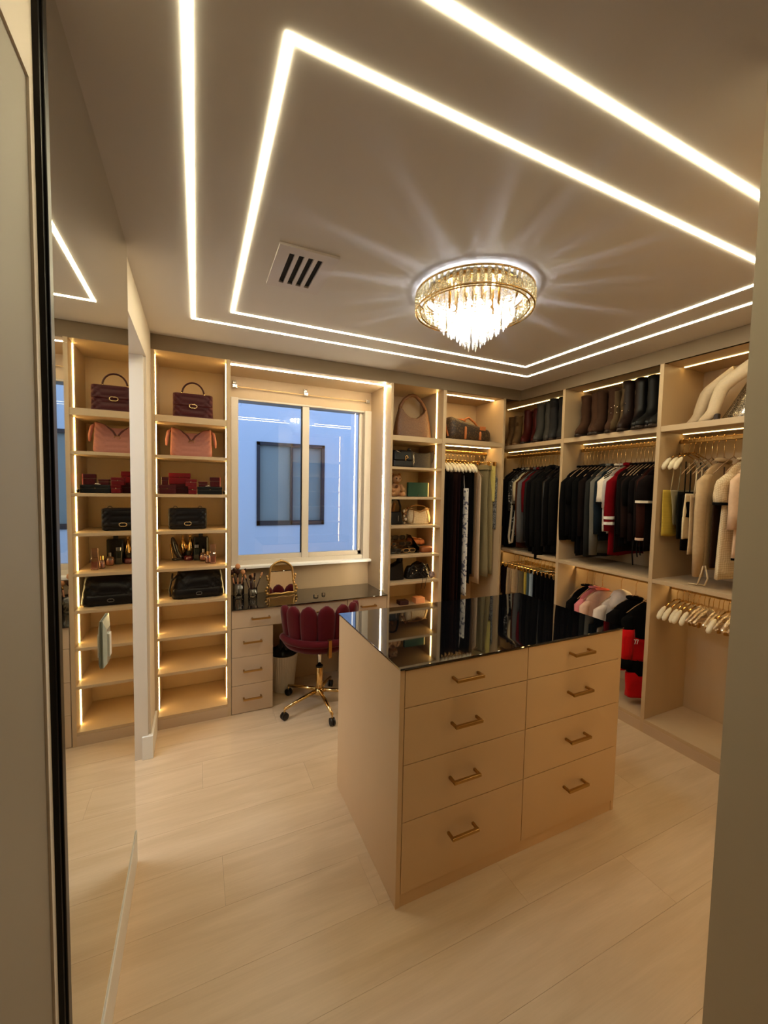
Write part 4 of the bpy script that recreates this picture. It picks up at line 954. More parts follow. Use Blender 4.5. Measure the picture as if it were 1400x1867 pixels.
def sleeve(p, s_, ws, drop, L_, r0, r1, m, cuff=None, stripes=None, out=.012, seed=0, ty=.55):
    r = random.Random(seed); wob = r.uniform(-.01, .01)
    pts = [(s_*(ws-.035), 0, -drop+.012), (s_*(ws+.004), wob*.3, -drop-.03), (s_*(ws+out), wob, -drop-.35*L_), (s_*(ws+out*.7), wob*1.4, -drop-.7*L_), (s_*(ws+out*.4), wob, -drop-L_)]
    rad = [r0*.6, r0, r0*.95, (r0+r1)/2, r1]
    def rings(pts, rad): return [[(x+rr*math.cos(2*PI*k/14), y+rr*ty*math.sin(2*PI*k/14)*(1+.12*math.sin(3*k+z*40)), z) for k in range(14)] for (x, y, z), rr in zip(pts, rad)]
    o = MB().loft(rings(pts, rad)).obj('sleeve', m, p, smooth=True)
    x, y, z = pts[-1]
    if cuff: MB().loft(rings([(x, y, z+.013), (x, y, z+.012), (x, y, z-.003), (x, y, z-.003), (x, y, z+.008)], [r1*1.0, r1*1.10, r1*1.10, r1*.85, r1*.8])).obj('cuff', cuff, o)
    for q in (stripes or []):
        zz_ = -drop-L_+q; f = 1.06
        MB().loft(rings([(x, y, zz_), (x, y, zz_+.001), (x, y, zz_+.021), (x, y, zz_+.022)], [r1*.9, r1*f*1.08, r1*f*1.1, r1*.9])).obj('stripe', fab((236, 230, 222)), o)
    return o
def garment(kind, loc, rz, label, cat, group, rgb, length, t=.011, ws=.168, wh=None, seed=1, m=None, slv=None, cuff=None, stripes=None, collar=None, hem=None, hood=False, straps=None, rip=.0045, name=None, lean=0., mid=None, r0=.042, r1=.036, shoulder_stripes=False, top=0., drop=.085, wn=.042, r_back=True):
    M = m or fab(rgb); wh = wh if wh is not None else ws*(1.1 if kind == 'jacket' else 1.0)
    o = T(name or cat.replace(' ', '_'), label, cat, loc, group, rz, local=True)
    if kind in ('top', 'tee', 'jacket', 'dress'):
        MB().loft(body_rings(length, wn, ws, wh, t, drop, rip, seed, lean=lean, mid=mid)).obj('body', M, o, smooth=True)
        if slv:
            sleeve(o, -1, ws, drop, slv, r0, r1, M, cuff, stripes, seed=seed); 
            if r_back: sleeve(o, 1, ws, drop, slv, r0*.7, r1*.7, M, cuff, stripes, seed=seed+1, out=.0)
        cm = collar or M
        MB().tube([(.052*math.cos(2*PI*k/16), .020*math.sin(2*PI*k/16), .004+.012*abs(math.sin(PI*k/16))) for k in range(16)], .008 if kind != 'jacket' else .013, 6, closed=True).obj('collar', cm, o, smooth=True)
    elif kind == 'strap':       # thin straps from the hanger arms down to a bodice that starts at top
        MB().loft(body_rings(length, 0, ws, wh, t, 0, rip, seed, top=top, lean=lean, mid=mid)).obj('body', M, o, smooth=True)
        for s_ in (-1, 1):
            MB().tube([(s_*.075, 0, -.030), (s_*.085, -.008, -top*.5), (s_*ws*.6, -t*.6, -top-.005)], .0035, 6).obj('strap', straps or M, o, smooth=True)
    elif kind in ('pants', 'skirt'):
        if kind == 'skirt': MB().loft(body_rings(length, 0, ws, wh, t, 0, rip, seed, mid=mid, lean=lean)).obj('body', M, o, smooth=True)
        else:
            for s_ in (-1, 1): MB().loft([[(x*1+s_*ws*.30+lean*q, y+s_*t*.9*.4, z) for x, y, z in ring] for q, ring in [(jj/16, rg) for jj, rg in enumerate(body_rings(length, 0, ws*.62, wh*.62, t, 0, rip, seed+(3 if s_ > 0 else 0), mid=mid))]]).obj('trouser_leg', M, o, smooth=True)
        MB().loft([[(math.copysign(abs(math.cos(2*PI*k/20))**.8, math.cos(2*PI*k/20))*ws*.97, t*1.25*math.sin(2*PI*k/20), z) for k in range(20)] for z in (.004, .0, -.032, -.036)]).obj('waistband', M, o)
    if hem is not None:
        hz, hm_ = hem; MB().loft([[(x*1.012, y*1.06, z-hz*(1-j)) for x, y, z in body_rings(length, wn, ws, wh, t, drop if kind not in ('skirt', 'pants', 'strap') else 0, rip, seed, lean=lean, mid=mid, top=top)[-1]] for j in (0.0, 1.0, 1.02)][::-1]).obj('hem_band', hm_, o, smooth=True)
    if hood:
        MB().soft([(-.10, .085, .040, 0, -.01), (-.06, .10, .05, 0, -.015), (-.01, .085, .05, 0, -.01), (.03, .055, .035), (.045, .02, .015)], 24, .7).obj('hood', M, o, smooth=True)
    if shoulder_stripes:
        for k in (-.0, .014, .028): MB().tube([(-.06-k*.2, -.014, -.012-k), (-.12, -.016, -.035-k), (-.178, -.014, -.062-k)], .0035, 6).obj('stripe', fab((20, 20, 20)), o)
    return o
HC = 0
NZ1 = RZ1-.112      # neck height below the upper rails
WH = fab((228, 216, 200)); BLK = fab((16, 15, 16))
def hang(bay, pos, kind, rgb, hemz, label, cat, hk='velvet', rz=0., low=False, turn=0., **kw):
    rail = RZ2 if low else RZ1; nz = rail-.106
    where = {'c': 'the upper rail of the corner bay', 'cl': 'the lower rail of the corner bay', 'm': 'the upper rail of the middle bay', 'ml': 'the lower rail of the middle bay', 'n': 'the upper rail of the near bay', 'nl': 'the lower rail of the near bay', 'b': 'the rail of the long-hang bay'}[bay]
    tilt = .04*math.sin(pos*13)+rnd.uniform(-.012, .012)+(turn if turn else (.06 if bay == 'b' else -.07))
    if bay == 'b': hl = (pos, RY, rail); gl = (pos, RY, nz); r = PI/2+tilt
    else: hl = (RX, pos, rail); gl = (RX, pos, nz); r = tilt
    if kind in ('pants', 'skirt'): nz -= .012; gl = (gl[0], gl[1], nz)
    elif hk in ('gold', 'velvet'): nz -= .042; gl = (gl[0], gl[1], nz)
    hanger(hk, hl, r, where, label)
    global HC; HC += 1
    jit = random.Random(HC*3); dx = jit.uniform(-.012, .008); gl = (gl[0], gl[1]+dx, gl[2]) if bay == 'b' else (gl[0]+dx, gl[1], gl[2])
    if 'ws' not in kw: kw['ws'] = .168+jit.uniform(-.014, .004)
    return garment(kind, gl, r, label, cat, 'clothes on '+where, rgb, nz-hemz+jit.uniform(-.012, .012), seed=HC*7, **kw)

# corner bay, upper rail (far to near)
K = (17, 16, 17)
C1 = [
 (3.115, 'top', K, 1.05, 'black top at the far end of the corner bay, beside the trousers bay', 'top', dict(slv=.45)),
 (3.075, 'jacket', (22, 20, 22), 1.04, 'black long jacket, second from the far end of the corner bay', 'jacket', dict(slv=.5)),
 (3.035, 'top', (14, 14, 17), 1.06, 'black knit, third from the far end of the corner bay', 'top', dict(slv=.5)),
 (3.000, 'top', (44, 40, 40), 1.12, 'black and white patterned blouse just behind the grey-beige jacket', 'top', dict(slv=.3, m=m_pattern('mono_print', (24, 22, 22), (190, 186, 180), 45, .6, .8))),
 (2.955, 'jacket', (128, 118, 102), 1.30, 'grey-beige short jacket with a dark hem in the corner bay', 'jacket', dict(slv=.24, cuff=fab((60, 44, 34)), collar=fab((150, 136, 112)), r0=.05, r1=.046)),
 (2.915, 'top', (206, 188, 150), 1.40, 'cream knit beside the grey-beige jacket', 'sweater', dict(slv=.2, r0=.046)),
 (2.885, 'jacket', (96, 48, 24), 1.055, 'rust brown suede jacket in the corner bay', 'jacket', dict(slv=.52)),
 (2.850, 'jacket', (92, 90, 90), 1.10, 'mid grey denim jacket in the corner bay', 'jacket', dict(slv=.58, r0=.05, r1=.04)),
 (2.812, 'jacket', (128, 20, 28), 1.45, 'red-collared jacket squeezed behind the charcoal blazer', 'jacket', dict(slv=.3)),
 (2.775, 'jacket', (50, 48, 47), 1.06, 'charcoal blazer in the corner bay', 'jacket', dict(slv=.56, t=.018)),
 (2.732, 'jacket', K, 1.045, 'black wool coat, first of the black coats nearest the charcoal blazer', 'coat', dict(slv=.6, t=.02, r0=.05, r1=.042)),
 (2.686, 'jacket', (30, 28, 27), 1.04, 'faded black hooded coat, second of the black coats', 'coat', dict(slv=.6, t=.02, hood=True)),
 (2.640, 'jacket', (20, 19, 19), 1.036, 'black coat with long hanging sleeves, third of the black coats', 'coat', dict(slv=.70, t=.02, r0=.052, r1=.045)),
 (2.596, 'jacket', (25, 23, 23), 1.06, 'black leather coat, fourth of the black coats', 'coat', dict(slv=.58, t=.018, m=leather((20, 18, 18), .4))),
 (2.553, 'jacket', K, 1.05, 'plain black coat, fifth of the black coats', 'coat', dict(slv=.55, t=.018)),
 (2.511, 'jacket', (27, 25, 24), 1.07, 'brownish black coat, sixth of the black coats', 'coat', dict(slv=.56, t=.018)),
 (2.470, 'jacket', K, 1.16, 'black padded coat against the middle divider', 'coat', dict(slv=.52, t=.018)),
]
for y_, k_, c_, hz, lb, ct, kw in C1: hang('c', y_, k_, c_, hz, lb, ct, **kw)
# pale sash looping below the grey-beige jacket
tag(MB().tube([(2.70, 2.968, 1.58), (2.700, 2.985, 1.35), (2.695, 3.0, 1.15), (2.700, 2.99, 1.085), (2.706, 2.965, 1.10), (2.712, 2.955, 1.25), (2.72, 2.95, 1.4)], [.008, .010, .011, .011, .011, .010, .008], 8).obj('sash', fab((206, 194, 172)), None, smooth=True), 'pale cloth sash looping down below the grey-beige jacket', 'sash')
# corner bay, lower rail
C2 = [
 (3.12, (40, 16, 24), .56, 'dark plum skirt at the far end of the lower corner rail', .17), (3.075, (34, 14, 22), .56, 'darker plum skirt, second on the lower corner rail', .17),
 (3.025, (206, 184, 150), .585, 'pale beige skirt beside the plum ones', .17), (2.985, (198, 172, 136), .60, 'second beige skirt, a shade darker', .17), (2.945, (190, 164, 128), .61, 'third beige skirt before the taupe one', .17),
 (2.895, (140, 118, 92), .60, 'taupe skirt in the lower corner row', .17), (2.855, (112, 98, 72), .60, 'olive taupe skirt beside the yellow one', .16),
 (2.812, (206, 178, 76), .60, 'mustard yellow skirt in the lower corner row', .15), (2.775, (70, 88, 92), .61, 'slate teal skirt beside the yellow one', .16),
 (2.735, (168, 186, 200), .62, 'light blue skirt with a red hem', .16), (2.69, (18, 17, 20), .60, 'black skirt just after the light blue one', .17), (2.648, (22, 20, 22), .60, 'second black skirt after the light blue one', .17),
 (2.606, (16, 16, 19), .60, 'third black skirt after the light blue one', .17), (2.564, (24, 22, 24), .60, 'fourth black skirt after the light blue one', .17), (2.522, (17, 16, 18), .60, 'fifth black skirt after the light blue one', .17), (2.48, (20, 19, 21), .60, 'last black skirt at the divider of the lower corner rail', .17)]
for i, (y_, c_, hz, lb, w_) in enumerate(C2):
    hang('cl', y_, 'skirt', c_, hz, lb, 'skirt', hk='clip', low=True, ws=w_, t=.010, hem=(.05, fab((190, 40, 44))) if 'red hem' in lb else None)
# middle bay, upper rail (far to near)
D = (40, 24, 20)
M1 = [
 (2.368, 'top', K, 1.19, 'black long-sleeved top against the far divider of the middle bay', 'top', dict(slv=.5)),
 (2.338, 'top', (20, 18, 19), 1.20, 'black top, second from the far divider of the middle bay', 'top', dict(slv=.46)),
 (2.308, 'tee', K, 1.22, 'black tee, third from the far divider of the middle bay', 'top', dict(slv=.2)),
 (2.278, 'top', (18, 17, 18), 1.10, 'black blouse, fourth from the far divider of the middle bay', 'top', dict(slv=.5)),
 (2.246, 'dress', K, 1.075, 'long black dress in the middle bay', 'dress', dict(ws=.17)),
 (2.214, 'top', (34, 24, 22), 1.09, 'brown-black tunic beside the long black dress', 'top', dict(slv=.45)),
 (2.182, 'dress', (17, 16, 17), 1.08, 'black dress before the charcoal shirt', 'dress', dict(ws=.175)),
 (2.150, 'jacket', (52, 52, 50), 1.09, 'charcoal denim shirt in the middle bay', 'shirt', dict(slv=.6)),
 (2.112, 'jacket', (98, 95, 88), 1.12, 'grey denim jacket with long sleeves in the middle bay', 'jacket', dict(slv=.58, r0=.046)),
 (2.076, 'top', (34, 46, 58), 1.22, 'navy top behind the white tee', 'top', dict(slv=.42)),
 (2.046, 'tee', (226, 214, 196), 1.30, 'cream tee with black stripes on the shoulder and black sleeve trim', 'tee', dict(slv=.19, cuff=BLK, shoulder_stripes=True, r0=.055, r1=.062, t=.016)),
 (2.010, 'tee', (176, 168, 162), 1.285, 'light grey tee beside the red jacket', 'tee', dict(slv=.22, r0=.048, r1=.05)),
 (1.966, 'jacket', (150, 12, 24), 1.14, 'bright red track jacket with two white stripes on the sleeve', 'jacket', dict(slv=.385, stripes=[.045, .085], r0=.05, r1=.048, t=.018)),
 (1.925, 'dress', D, 1.15, 'dark brown dress right beside the red jacket', 'dress', dict(ws=.18)),
 (1.896, 'top', (22, 18, 18), 1.22, 'black top, second after the red jacket', 'top', dict(slv=.4)),
 (1.869, 'top', (46, 30, 25), 1.24, 'espresso brown top, third after the red jacket', 'top', dict(slv=.42)),
 (1.842, 'tee', (20, 17, 18), 1.22, 'black tee, fourth after the red jacket', 'tee', dict(slv=.2)),
 (1.815, 'top', (38, 26, 24), 1.23, 'dark brown cardigan, fifth after the red jacket', 'cardigan', dict(slv=.44)),
 (1.788, 'tee', (24, 19, 20), 1.21, 'black-brown tee, sixth after the red jacket', 'tee', dict(slv=.24)),
 (1.761, 'top', (34, 25, 24), 1.21, 'dark mocha top, seventh after the red jacket', 'top', dict(slv=.4)),
 (1.742, 'top', (66, 34, 28), 1.22, 'maroon brown top with a pale cuff in the middle bay', 'top', dict(slv=.42, cuff=fab((214, 180, 160)))),
 (1.716, 'tee', (30, 22, 21), 1.21, 'dark brown tee with white-edged sleeves against the near divider', 'tee', dict(slv=.17, cuff=WH, r0=.055, r1=.06, t=.016)),
]
for y_, k_, c_, hz, lb, ct, kw in M1: hang('m', y_, k_, c_, hz, lb, ct, hk='gold', **kw)
for i, (y_, z_) in enumerate(((1.80, 1.09), (1.772, 1.15), (1.752, 1.165))):
    tag(MB().tube([(2.715, y_, 1.26), (2.712, y_+.004, (1.26+z_)/2), (2.716, y_-.003, z_)], .004, 6).obj('tie_string', fab((30, 24, 22)), None, smooth=True), ['longest dark tie string dangling below the brown tops', 'middle dark tie string dangling below the brown tops', 'shortest dark tie string dangling below the brown tops'][i], 'string')
# middle bay, lower rail
LW = [
 (2.285, 'tee', K, .50, 'small black tee at the far end of the lower middle rail', 'tee', dict(slv=.2, ws=.15)),
 (2.215, 'tee', (206, 122, 128), .48, 'pink tee on the lower middle rail', 'tee', dict(slv=.2, ws=.15)),
 (2.145, 'top', (206, 170, 150), .45, 'dusty pink knit with a coral neck on the lower middle rail', 'sweater', dict(slv=.3, ws=.15, collar=fab((226, 110, 84)), t=.02, turn=-.25)),
 (1.99, 'jacket', (206, 192, 180), .42, 'pale hooded jacket on the lower middle rail', 'hoodie', dict(slv=.36, ws=.15, hood=True, t=.028, r0=.05, turn=-.45)),
 (1.878, 'jacket', (20, 18, 19), .36, 'black and red padded riding jacket, first of the two', 'jacket', dict(slv=.30, ws=.15, t=.03, r0=.05, cuff=fab((190, 14, 18)), hem=(.05, fab((190, 14, 18))), turn=-.38)),
]
for y_, k_, c_, hz, lb, ct, kw in LW: hang('ml', y_, k_, c_, hz, lb, ct, hk='gold', low=True, **kw)
def race_suit():
    y0 = 1.775; nz = RZ2-.150
    hanger('gold', (RX, y0, RZ2), -.38, 'the lower rail of the middle bay', 'black and bright red racing suit')
    t = T('race_suit', 'black and bright red racing suit hanging lowest beside the near divider', 'suit', (RX, y0, nz), 'clothes on the lower rail of the middle bay', -.38, local=True)
    BK = fab((18, 17, 18)); RE = fab((190, 14, 18))
    MB().loft(body_rings(.24, .045, .15, .15, .034, .08, .005, 5)).obj('yoke', BK, t, smooth=True)
    MB().loft([[(x*1.02, y*1.03, z-.20) for x, y, z in r] for r in body_rings(.20, 0, .15, .15, .035, 0, .006, 9)]).obj('chest_band', RE, t, smooth=True)
    MB().loft([[(x*.98, y, z-.37) for x, y, z in r] for r in body_rings(.14, 0, .15, .145, .035, 0, .006, 12)]).obj('waist', BK, t, smooth=True)
    for s_ in (-1, 1): MB().loft([[(x+s_*.07, y+s_*.008, z-.49) for x, y, z in r] for r in body_rings(.17, 0, .085, .075, .034, 0, .006, 14+s_)]).obj('trouser_leg', RE, t, smooth=True)
    sl_ = sleeve(t, -1, .145, .08, .12, .045, .048, BK, seed=3)
    MB().loft([[(-.155+rr*math.cos(2*PI*k/14), -.01+.6*rr*math.sin(2*PI*k/14), z) for k in range(14)] for z, rr in ((-.18, .046), (-.24, .052), (-.34, .046), (-.40, .042))]).obj('lower_sleeve', RE, t, smooth=True)
    MB().loft([[(-.157+rr*math.cos(2*PI*k/14), -.01+.6*rr*math.sin(2*PI*k/14), z) for k in range(14)] for z, rr in ((-.39, .043), (-.45, .046), (-.465, .03))]).obj('glove', BK, t, smooth=True)
    for k, P in enumerate(((0, .0), (.016, .0))):   # the two white figures on the chest band
        MB().tube([(-.13+P[0], -.045, -.245), (-.117+P[0], -.045, -.245), (-.124+P[0], -.045, -.275)], .0022, 6).obj('figure', fab((236, 230, 222)), t)
race_suit()
# near bay, upper rail
N1 = [
 (1.618, 'strap', (208, 180, 84), 1.32, 'yellow ribbed tank top against the far divider of the near bay', 'tank top', dict(top=.21, ws=.165, t=.010, m=mat('yellow_rib', (206, 176, 70), .9, noise=.2, scale=10, stretch=(.1, .1, 14), bump=.6), straps=fab((214, 196, 150)))),
 (1.580, 'strap', (150, 138, 110), 1.38, 'grey-olive halter top with pointed hem in the near bay', 'halter top', dict(top=.21, ws=.16, wh=.11, rip=.008)),
 (1.552, 'strap', (36, 34, 30), 1.30, 'sheer dark camisole behind the cream and black one', 'camisole', dict(top=.22, ws=.14)),
 (1.520, 'strap', (22, 20, 22), 1.23, 'black camisole hanging lower than its neighbours in the near bay', 'camisole', dict(top=.20, ws=.14)),
 (1.488, 'strap', (220, 200, 164), 1.295, 'cream ruffled camisole with a black lace band', 'camisole', dict(top=.19, ws=.165, wh=.175, t=.016, rip=.008, hem=None)),
 (1.452, 'strap', (196, 168, 132), 1.225, 'beige slip top in the near bay', 'top', dict(top=.20, ws=.165)),
 (1.425, 'strap', (90, 62, 46), 1.28, 'brown patterned top behind the beige cardigan', 'top', dict(top=.19, ws=.15, m=m_pattern('brown_print', (60, 40, 30), (170, 136, 100), 40, .55, .8))),
 (1.388, 'jacket', (188, 160, 124), 1.13, 'long beige cardigan in the near bay', 'cardigan', dict(slv=.60, t=.02, r0=.046)),
 (1.338, 'strap', (70, 46, 36), 1.16, 'brown lace dress beside the beige cardigan', 'dress', dict(top=.18, ws=.15)),
 (1.280, 'dress', (222, 200, 166), 1.10, 'cream tweed dress with black sleeve cuffs and flared hem in the near bay', 'dress', dict(ws=.15, wh=.185, t=.026, rip=.006, slv=.165, cuff=BLK, r0=.055, r1=.058, m=m_checks('cream_tweed', (226, 206, 172), (204, 180, 144), 110., .95))),
 (1.222, 'jacket', (216, 182, 152), 1.225, 'pale blush blouse with a black hem beside the tweed dress', 'blouse', dict(slv=.30, t=.02, hem=(.012, BLK), r0=.05, r1=.055)),
]
for y_, k_, c_, hz, lb, ct, kw in N1:
    g = hang('n', y_, k_, c_, hz, lb, ct, hk='padded' if k_ == 'strap' and y_ > 1.55 else 'gold', **kw)
    if 'lace band' in lb:
        MB().loft([[(x*1.03, y*1.05, z-.24) for x, y, z in r] for r in body_rings(.10, 0, .160, .165, .017, 0, .008, 77, m=6)]).obj('lace_band', BLK, g, smooth=True)
for i, (yy, dx) in enumerate(((1.385, 0), (1.355, .02))):
    tag(MB().tube([(2.72+dx, 1.375, 1.16), (2.715+dx, yy, 1.09), (2.73+dx, yy+.02, 1.042), (2.76+dx, yy+.05, 1.0365), (2.74+dx, yy+.075, 1.036)], .0045, 8).obj('tie_string', fab((206, 182, 146)), None, smooth=True), ['beige cardigan tie curling on the near bay shelf, far one', 'beige cardigan tie curling on the near bay shelf, near one'][i], 'string')
# near bay, lower rail: empty hangers
ORD = ['first', 'second', 'third', 'fourth', 'fifth', 'sixth', 'seventh', 'eighth', 'ninth', 'tenth']
for i, y_ in enumerate((1.600, 1.562, 1.532, 1.500, 1.470, 1.312)):
    o = hanger('padded', (RX, y_, RZ2), rnd.uniform(-.06, .06), 'the lower rail of the near bay'); o['label'] = '%s empty cream-tipped hanger from the divider, lower rail of the near bay' % ORD[i]
for i, y_ in enumerate((1.440, 1.415, 1.392, 1.362, 1.340, 1.288, 1.268, 1.245, 1.222, 1.20)):
    o = hanger('clear', (RX, y_, RZ2), rnd.uniform(-.08, .08), 'the lower rail of the near bay'); o['label'] = '%s empty clear hanger from the divider, lower rail of the near bay' % ORD[i]
# long-hang bay (left to right)
FLO = m_pattern('white_floral', (220, 214, 206), (96, 96, 116), 34, .58, .9)
SEQ = m_pattern('silver_sequin', (150, 146, 140), (54, 54, 60), 150, .5, .25)
B1 = [
 (1.925, 'strap', K, .56, 'long black dress against the left panel of the long-hang bay', 'dress', dict(top=.06, ws=.16)),
 (1.960, 'strap', (20, 17, 18), .56, 'second long black dress in the long-hang bay', 'dress', dict(top=.08, ws=.16)),
 (1.996, 'strap', (28, 18, 18), .56, 'brown-black long dress, third in the long-hang bay', 'dress', dict(top=.09, ws=.16)),
 (2.032, 'strap', (48, 26, 22), .56, 'dark chocolate long dress in the long-hang bay', 'dress', dict(top=.10, ws=.165)),
 (2.068, 'strap', (42, 22, 24), .56, 'dark wine long dress in the long-hang bay', 'dress', dict(top=.08, ws=.165)),
 (2.104, 'strap', (22, 18, 20), .56, 'black long dress just left of the floral one', 'dress', dict(top=.09, ws=.16)),
 (2.150, 'strap', (220, 214, 206), .65, 'white floral long dress in the long-hang bay', 'dress', dict(top=.22, ws=.165, wh=.18, m=FLO, straps=fab((214, 208, 200)), t=.016)),
 (2.192, 'strap', K, .76, 'black dress just right of the floral one', 'dress', dict(top=.07, ws=.16)),
 (2.226, 'strap', (18, 17, 18), .82, 'shorter black dress right of the floral one', 'dress', dict(top=.07, ws=.16)),
 (2.268, 'pants', (136, 108, 80), .80, 'taupe trousers in the long-hang bay', 'trousers', dict(ws=.155, turn=.08)),
 (2.310, 'top', (206, 180, 150), .74, 'sheer pale tan robe in the long-hang bay', 'robe', dict(ws=.15, wh=.15, turn=.08)),
 (2.345, 'pants', (128, 116, 86), .80, 'wide olive trousers in the long-hang bay', 'trousers', dict(ws=.155, wh=.18, t=.016, rip=.013, turn=.38)),
 (2.405, 'pants', (138, 124, 90), .805, 'second wide olive trousers, a shade lighter', 'trousers', dict(ws=.155, wh=.18, t=.016, rip=.013, turn=.38)),
 (2.446, 'skirt', (206, 190, 112), 1.48, 'pale yellow sash top in the long-hang bay', 'top', dict(ws=.15)),
 (2.462, 'dress', (150, 146, 140), 1.22, 'silver sequinned top against the right panel of the long-hang bay', 'top', dict(ws=.17, m=SEQ)),
]
for i, (x_, k_, c_, hz, lb, ct, kw) in enumerate(B1):
    hang('b', x_, k_, c_, hz, lb, ct, hk='padded' if k_ == 'strap' else ('clip' if k_ in ('pants', 'skirt') else 'gold'), **kw)

# ------------------------------------------------------------------ boots on the top shelves
SZ = 2.012
def boot(loc, rz, label, m, h=.33, hx=1., dip=0., slouch=0., lean=0., sole=(40, 26, 18), heel=.03, studs=None, grp=None, top=.042):
    t = T('boot', label, 'boot', loc, grp, rz, local=True); rings = []
    LV = [(0, -.075, .125, .036), (.02, -.075, .128, .040), (.045, -.060, .115, .040), (.075, -.030, .085, .039), (.105, -.008, .060, .038), (.15, .0, .050, .037), (.21, .0, .052, .041), (.27, .0, .055, top*.85), (1., .0, .058, top)]
    lv = []
    for z, cx, rx, ry in LV: lv.append((heel*.6+(z if z < 1 else h-heel*.6), cx, rx, ry))
    out = []
    for a, b in zip(lv[:-1], lv[1:]):
        for q in (0, .5): out.append(tuple(a[i]+(b[i]-a[i])*q for i in range(4)))
    out.append(lv[-1]); H_ = out[-1][0]
    for z, cx, rx, ry in out:
        f = max(0, (z-.10)/H_); sw_ = slouch*math.sin(z*55)*min(1, f*3)
        rings.append([(cx+lean*f*f+rx*math.cos(2*PI*k/20)*hx*(1+sw_), ry*math.sin(2*PI*k/20)*(1+sw_*.6), z-(dip*abs(math.cos(2*PI*k/20))**2 if z >= H_-1e-6 else 0)) for k in range(20)])
    rings.append([(x*.9+lean*.1, y*.86, z-.004) for x, y, z in rings[-1]]); rings.append([(x, y*.9, z-.07) for x, y, z in rings[-1]])
    MB().loft(rings).obj('upper', m, t, smooth=True)
    sm = mat('sole_%d' % sole[0], sole, .6)
    MB().loft([[(-.075+.128*q*math.cos(2*PI*k/20), .039*q*math.sin(2*PI*k/20), z+heel*.6*(1 if math.cos(2*PI*k/20) > -.1 else .0)) for k in range(20)] for z, q in ((.0, 1), (.008, 1.03), (.018, 1.0))]).obj('sole', sm, t)
    box('heel', sm, t, -.005, .045, -.026, .026, 0, heel*.7, bevel=.003)
    if studs:
        for k in range(9): MB().ball((-.052-.004*(k % 2), (-.02+.02*(k % 3)), .10+.05*(k//3)+.01*(k % 2)), .0045, .004, .006, 6, 5).obj('stud', studs, t)
    return t
def pair(y, dy, label, m, x=2.845, rz=None, **kw):
    rz = rz if rz is not None else (.62 if y > 2.45 else .42)
    for s_, w_ in ((1, 'far'), (-1, 'near')):
        boot((x+rnd.uniform(-.010, .010), y+s_*dy/2, SZ), rz+rnd.uniform(-.06, .06), label % w_, m, grp=label.replace('%s one of the ', '').replace('%s ', ''), **kw)
SU = lambda c: mat('suede_%d_%d' % (c[0], c[1]), tuple(int(q*.78) for q in c), .9, noise=.12, scale=40, bump=.2, spec=.12)
pair(3.135, .085, '%s one of the tan western boots in the corner above the coats', SU((150, 112, 72)), h=.30, dip=.03, sole=(150, 110, 70))
pair(2.905, .095, '%s one of the oxblood boots in the corner bay', leather((70, 16, 10), .6), h=.325)
pair(2.755, .09, '%s one of the grey slouch boots in the corner bay', SU((92, 86, 80)), h=.36, slouch=.09, lean=.03)
pair(2.605, .085, '%s one of the dark grey tall boots in the corner bay', SU((62, 60, 60)), h=.37, slouch=.04, lean=-.02)
tag(MB().soft([(2.013, .05, .035, 2.95, 2.475), (2.06, .06, .04, 2.95, 2.475), (2.28, .055, .036, 2.94, 2.477), (2.37, .05, .03, 2.94, 2.477), (2.378, .03, .02, 2.94, 2.477)], 20, .7).obj('boot_bag', SU((30, 30, 32)), None, smooth=True), 'black boot bag standing against the middle divider', 'bag')
pair(2.275, .10, '%s one of the chocolate brown boots by the far divider of the middle bay', SU((84, 56, 40)), h=.335, top=.044)
pair(2.135, .10, '%s one of the rounded brown boots in the middle bay', SU((76, 50, 36)), h=.345, top=.046)
pair(2.030, .088, '%s one of the taupe studded western boots', SU((110, 88, 62)), h=.335, studs=M_CHROME, dip=.02, sole=(60, 40, 28), top=.040)
pair(1.930, .085, '%s one of the espresso tall boots in the middle bay', leather((32, 18, 14), .55), h=.37)
pair(1.838, .085, '%s one of the glossy black tall boots in the middle bay', leather((13, 11, 12), .42), h=.372)
pair(1.745, .086, '%s one of the matte black boots by the near divider of the middle bay', rz=.12, m=leather((13, 12, 12), .6), h=.365)
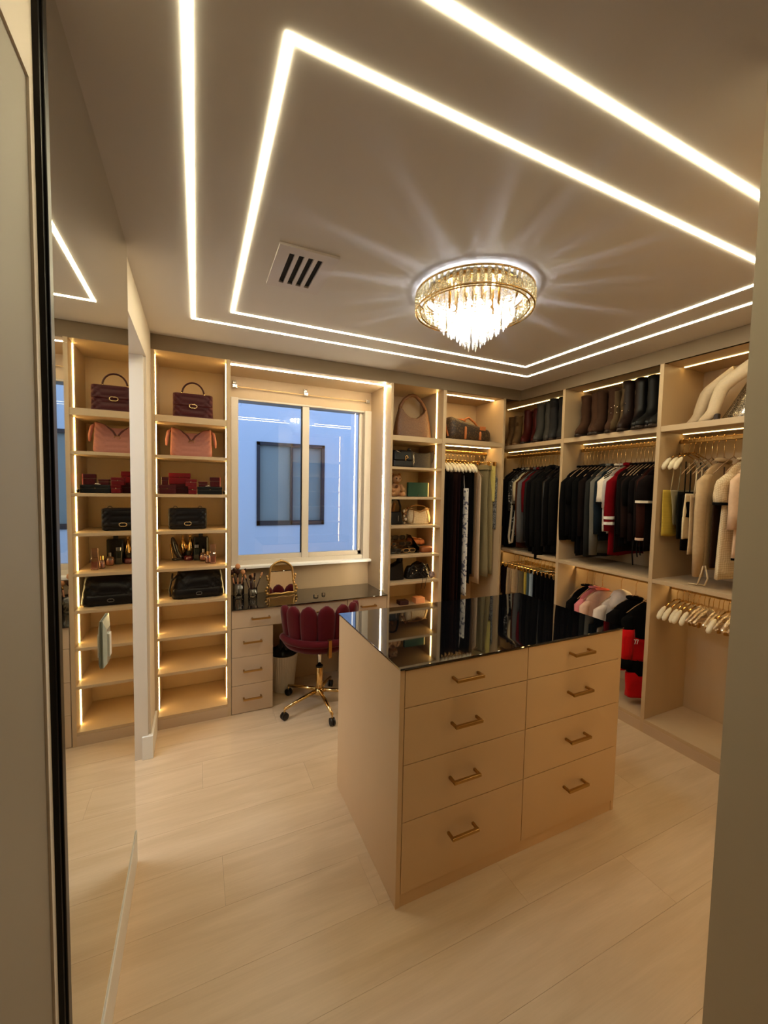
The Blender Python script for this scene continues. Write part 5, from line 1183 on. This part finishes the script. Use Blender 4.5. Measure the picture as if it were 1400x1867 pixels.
def bent_boot(label, x, yt):
    t = T('boot', label, 'boot', (x, yt-.06, SZ), 'cream bent boots above the pale tops', local=True); M = leather((206, 186, 156), .5)
    P = [(.060, .012), (.042, .020), (.012, .034), (-.012, .062), (-.022, .105), (-.036, .15), (-.050, .186), (-.066, .206), (-.105, .236), (-.155, .268), (-.20, .294), (-.205, .297), (-.19, .288)]
    Rr = [.009, .019, .029, .033, .0335, .035, .037, .038, .037, .039, .041, .036, .034]
    rings = []
    for i, ((y_, z_), r_) in enumerate(zip(P, Rr)):
        a = P[max(i-1, 0)]; b = P[min(i+1, 10)]; d = Vector((0, b[0]-a[0], b[1]-a[1])) if i < 10 else Vector((0, -.05, .03)); d.normalize(); u = Vector((1, 0, 0)); v_ = d.cross(u)
        rings.append([tuple(Vector((0, y_, z_))+u*r_*.8*math.cos(2*PI*k/18)+v_*r_*math.sin(2*PI*k/18)) for k in range(18)])
    MB().loft(rings).obj('upper', M, t, smooth=True)
    MB().loft([[(.026*math.cos(2*PI*k/16)*q, .022+.052*math.sin(2*PI*k/16)*q, z) for k in range(16)] for z, q in ((0, .95), (.005, 1), (.010, .9))]).obj('sole', mat('sole_40', (40, 26, 18), .6), t)
    box('heel', mat('sole_40', (40, 26, 18), .6), t, -.014, .014, -.046, -.022, 0, .045, bevel=.003)
bent_boot('far one of the cream bent boots, toe pointing at the divider', 2.875, 1.605)
bent_boot('near one of the cream bent boots, toe pointing at the divider', 2.775, 1.475)
GL = m_pattern('glitter', (196, 180, 152), (96, 84, 66), 260, .5, .18)
GL.node_tree.nodes['Principled BSDF'].inputs['Metallic'].default_value = .75
sg = T('glitter_bag', 'glittering silver sequinned bag at the right end of the top shelf', 'bag', (2.885, 1.335, SZ), local=True)
MB().soft([(0, .05, .085, 0, -.02), (.02, .055, .095, 0, -.02), (.07, .05, .075, 0, -.035), (.14, .042, .055, 0, -.055), (.21, .03, .035, 0, -.07), (.25, .018, .02, 0, -.075)], 28, .8, lambda x, y, z: .004*math.sin(x*160)*math.sin(z*150)).obj('body', GL, sg, smooth=True)
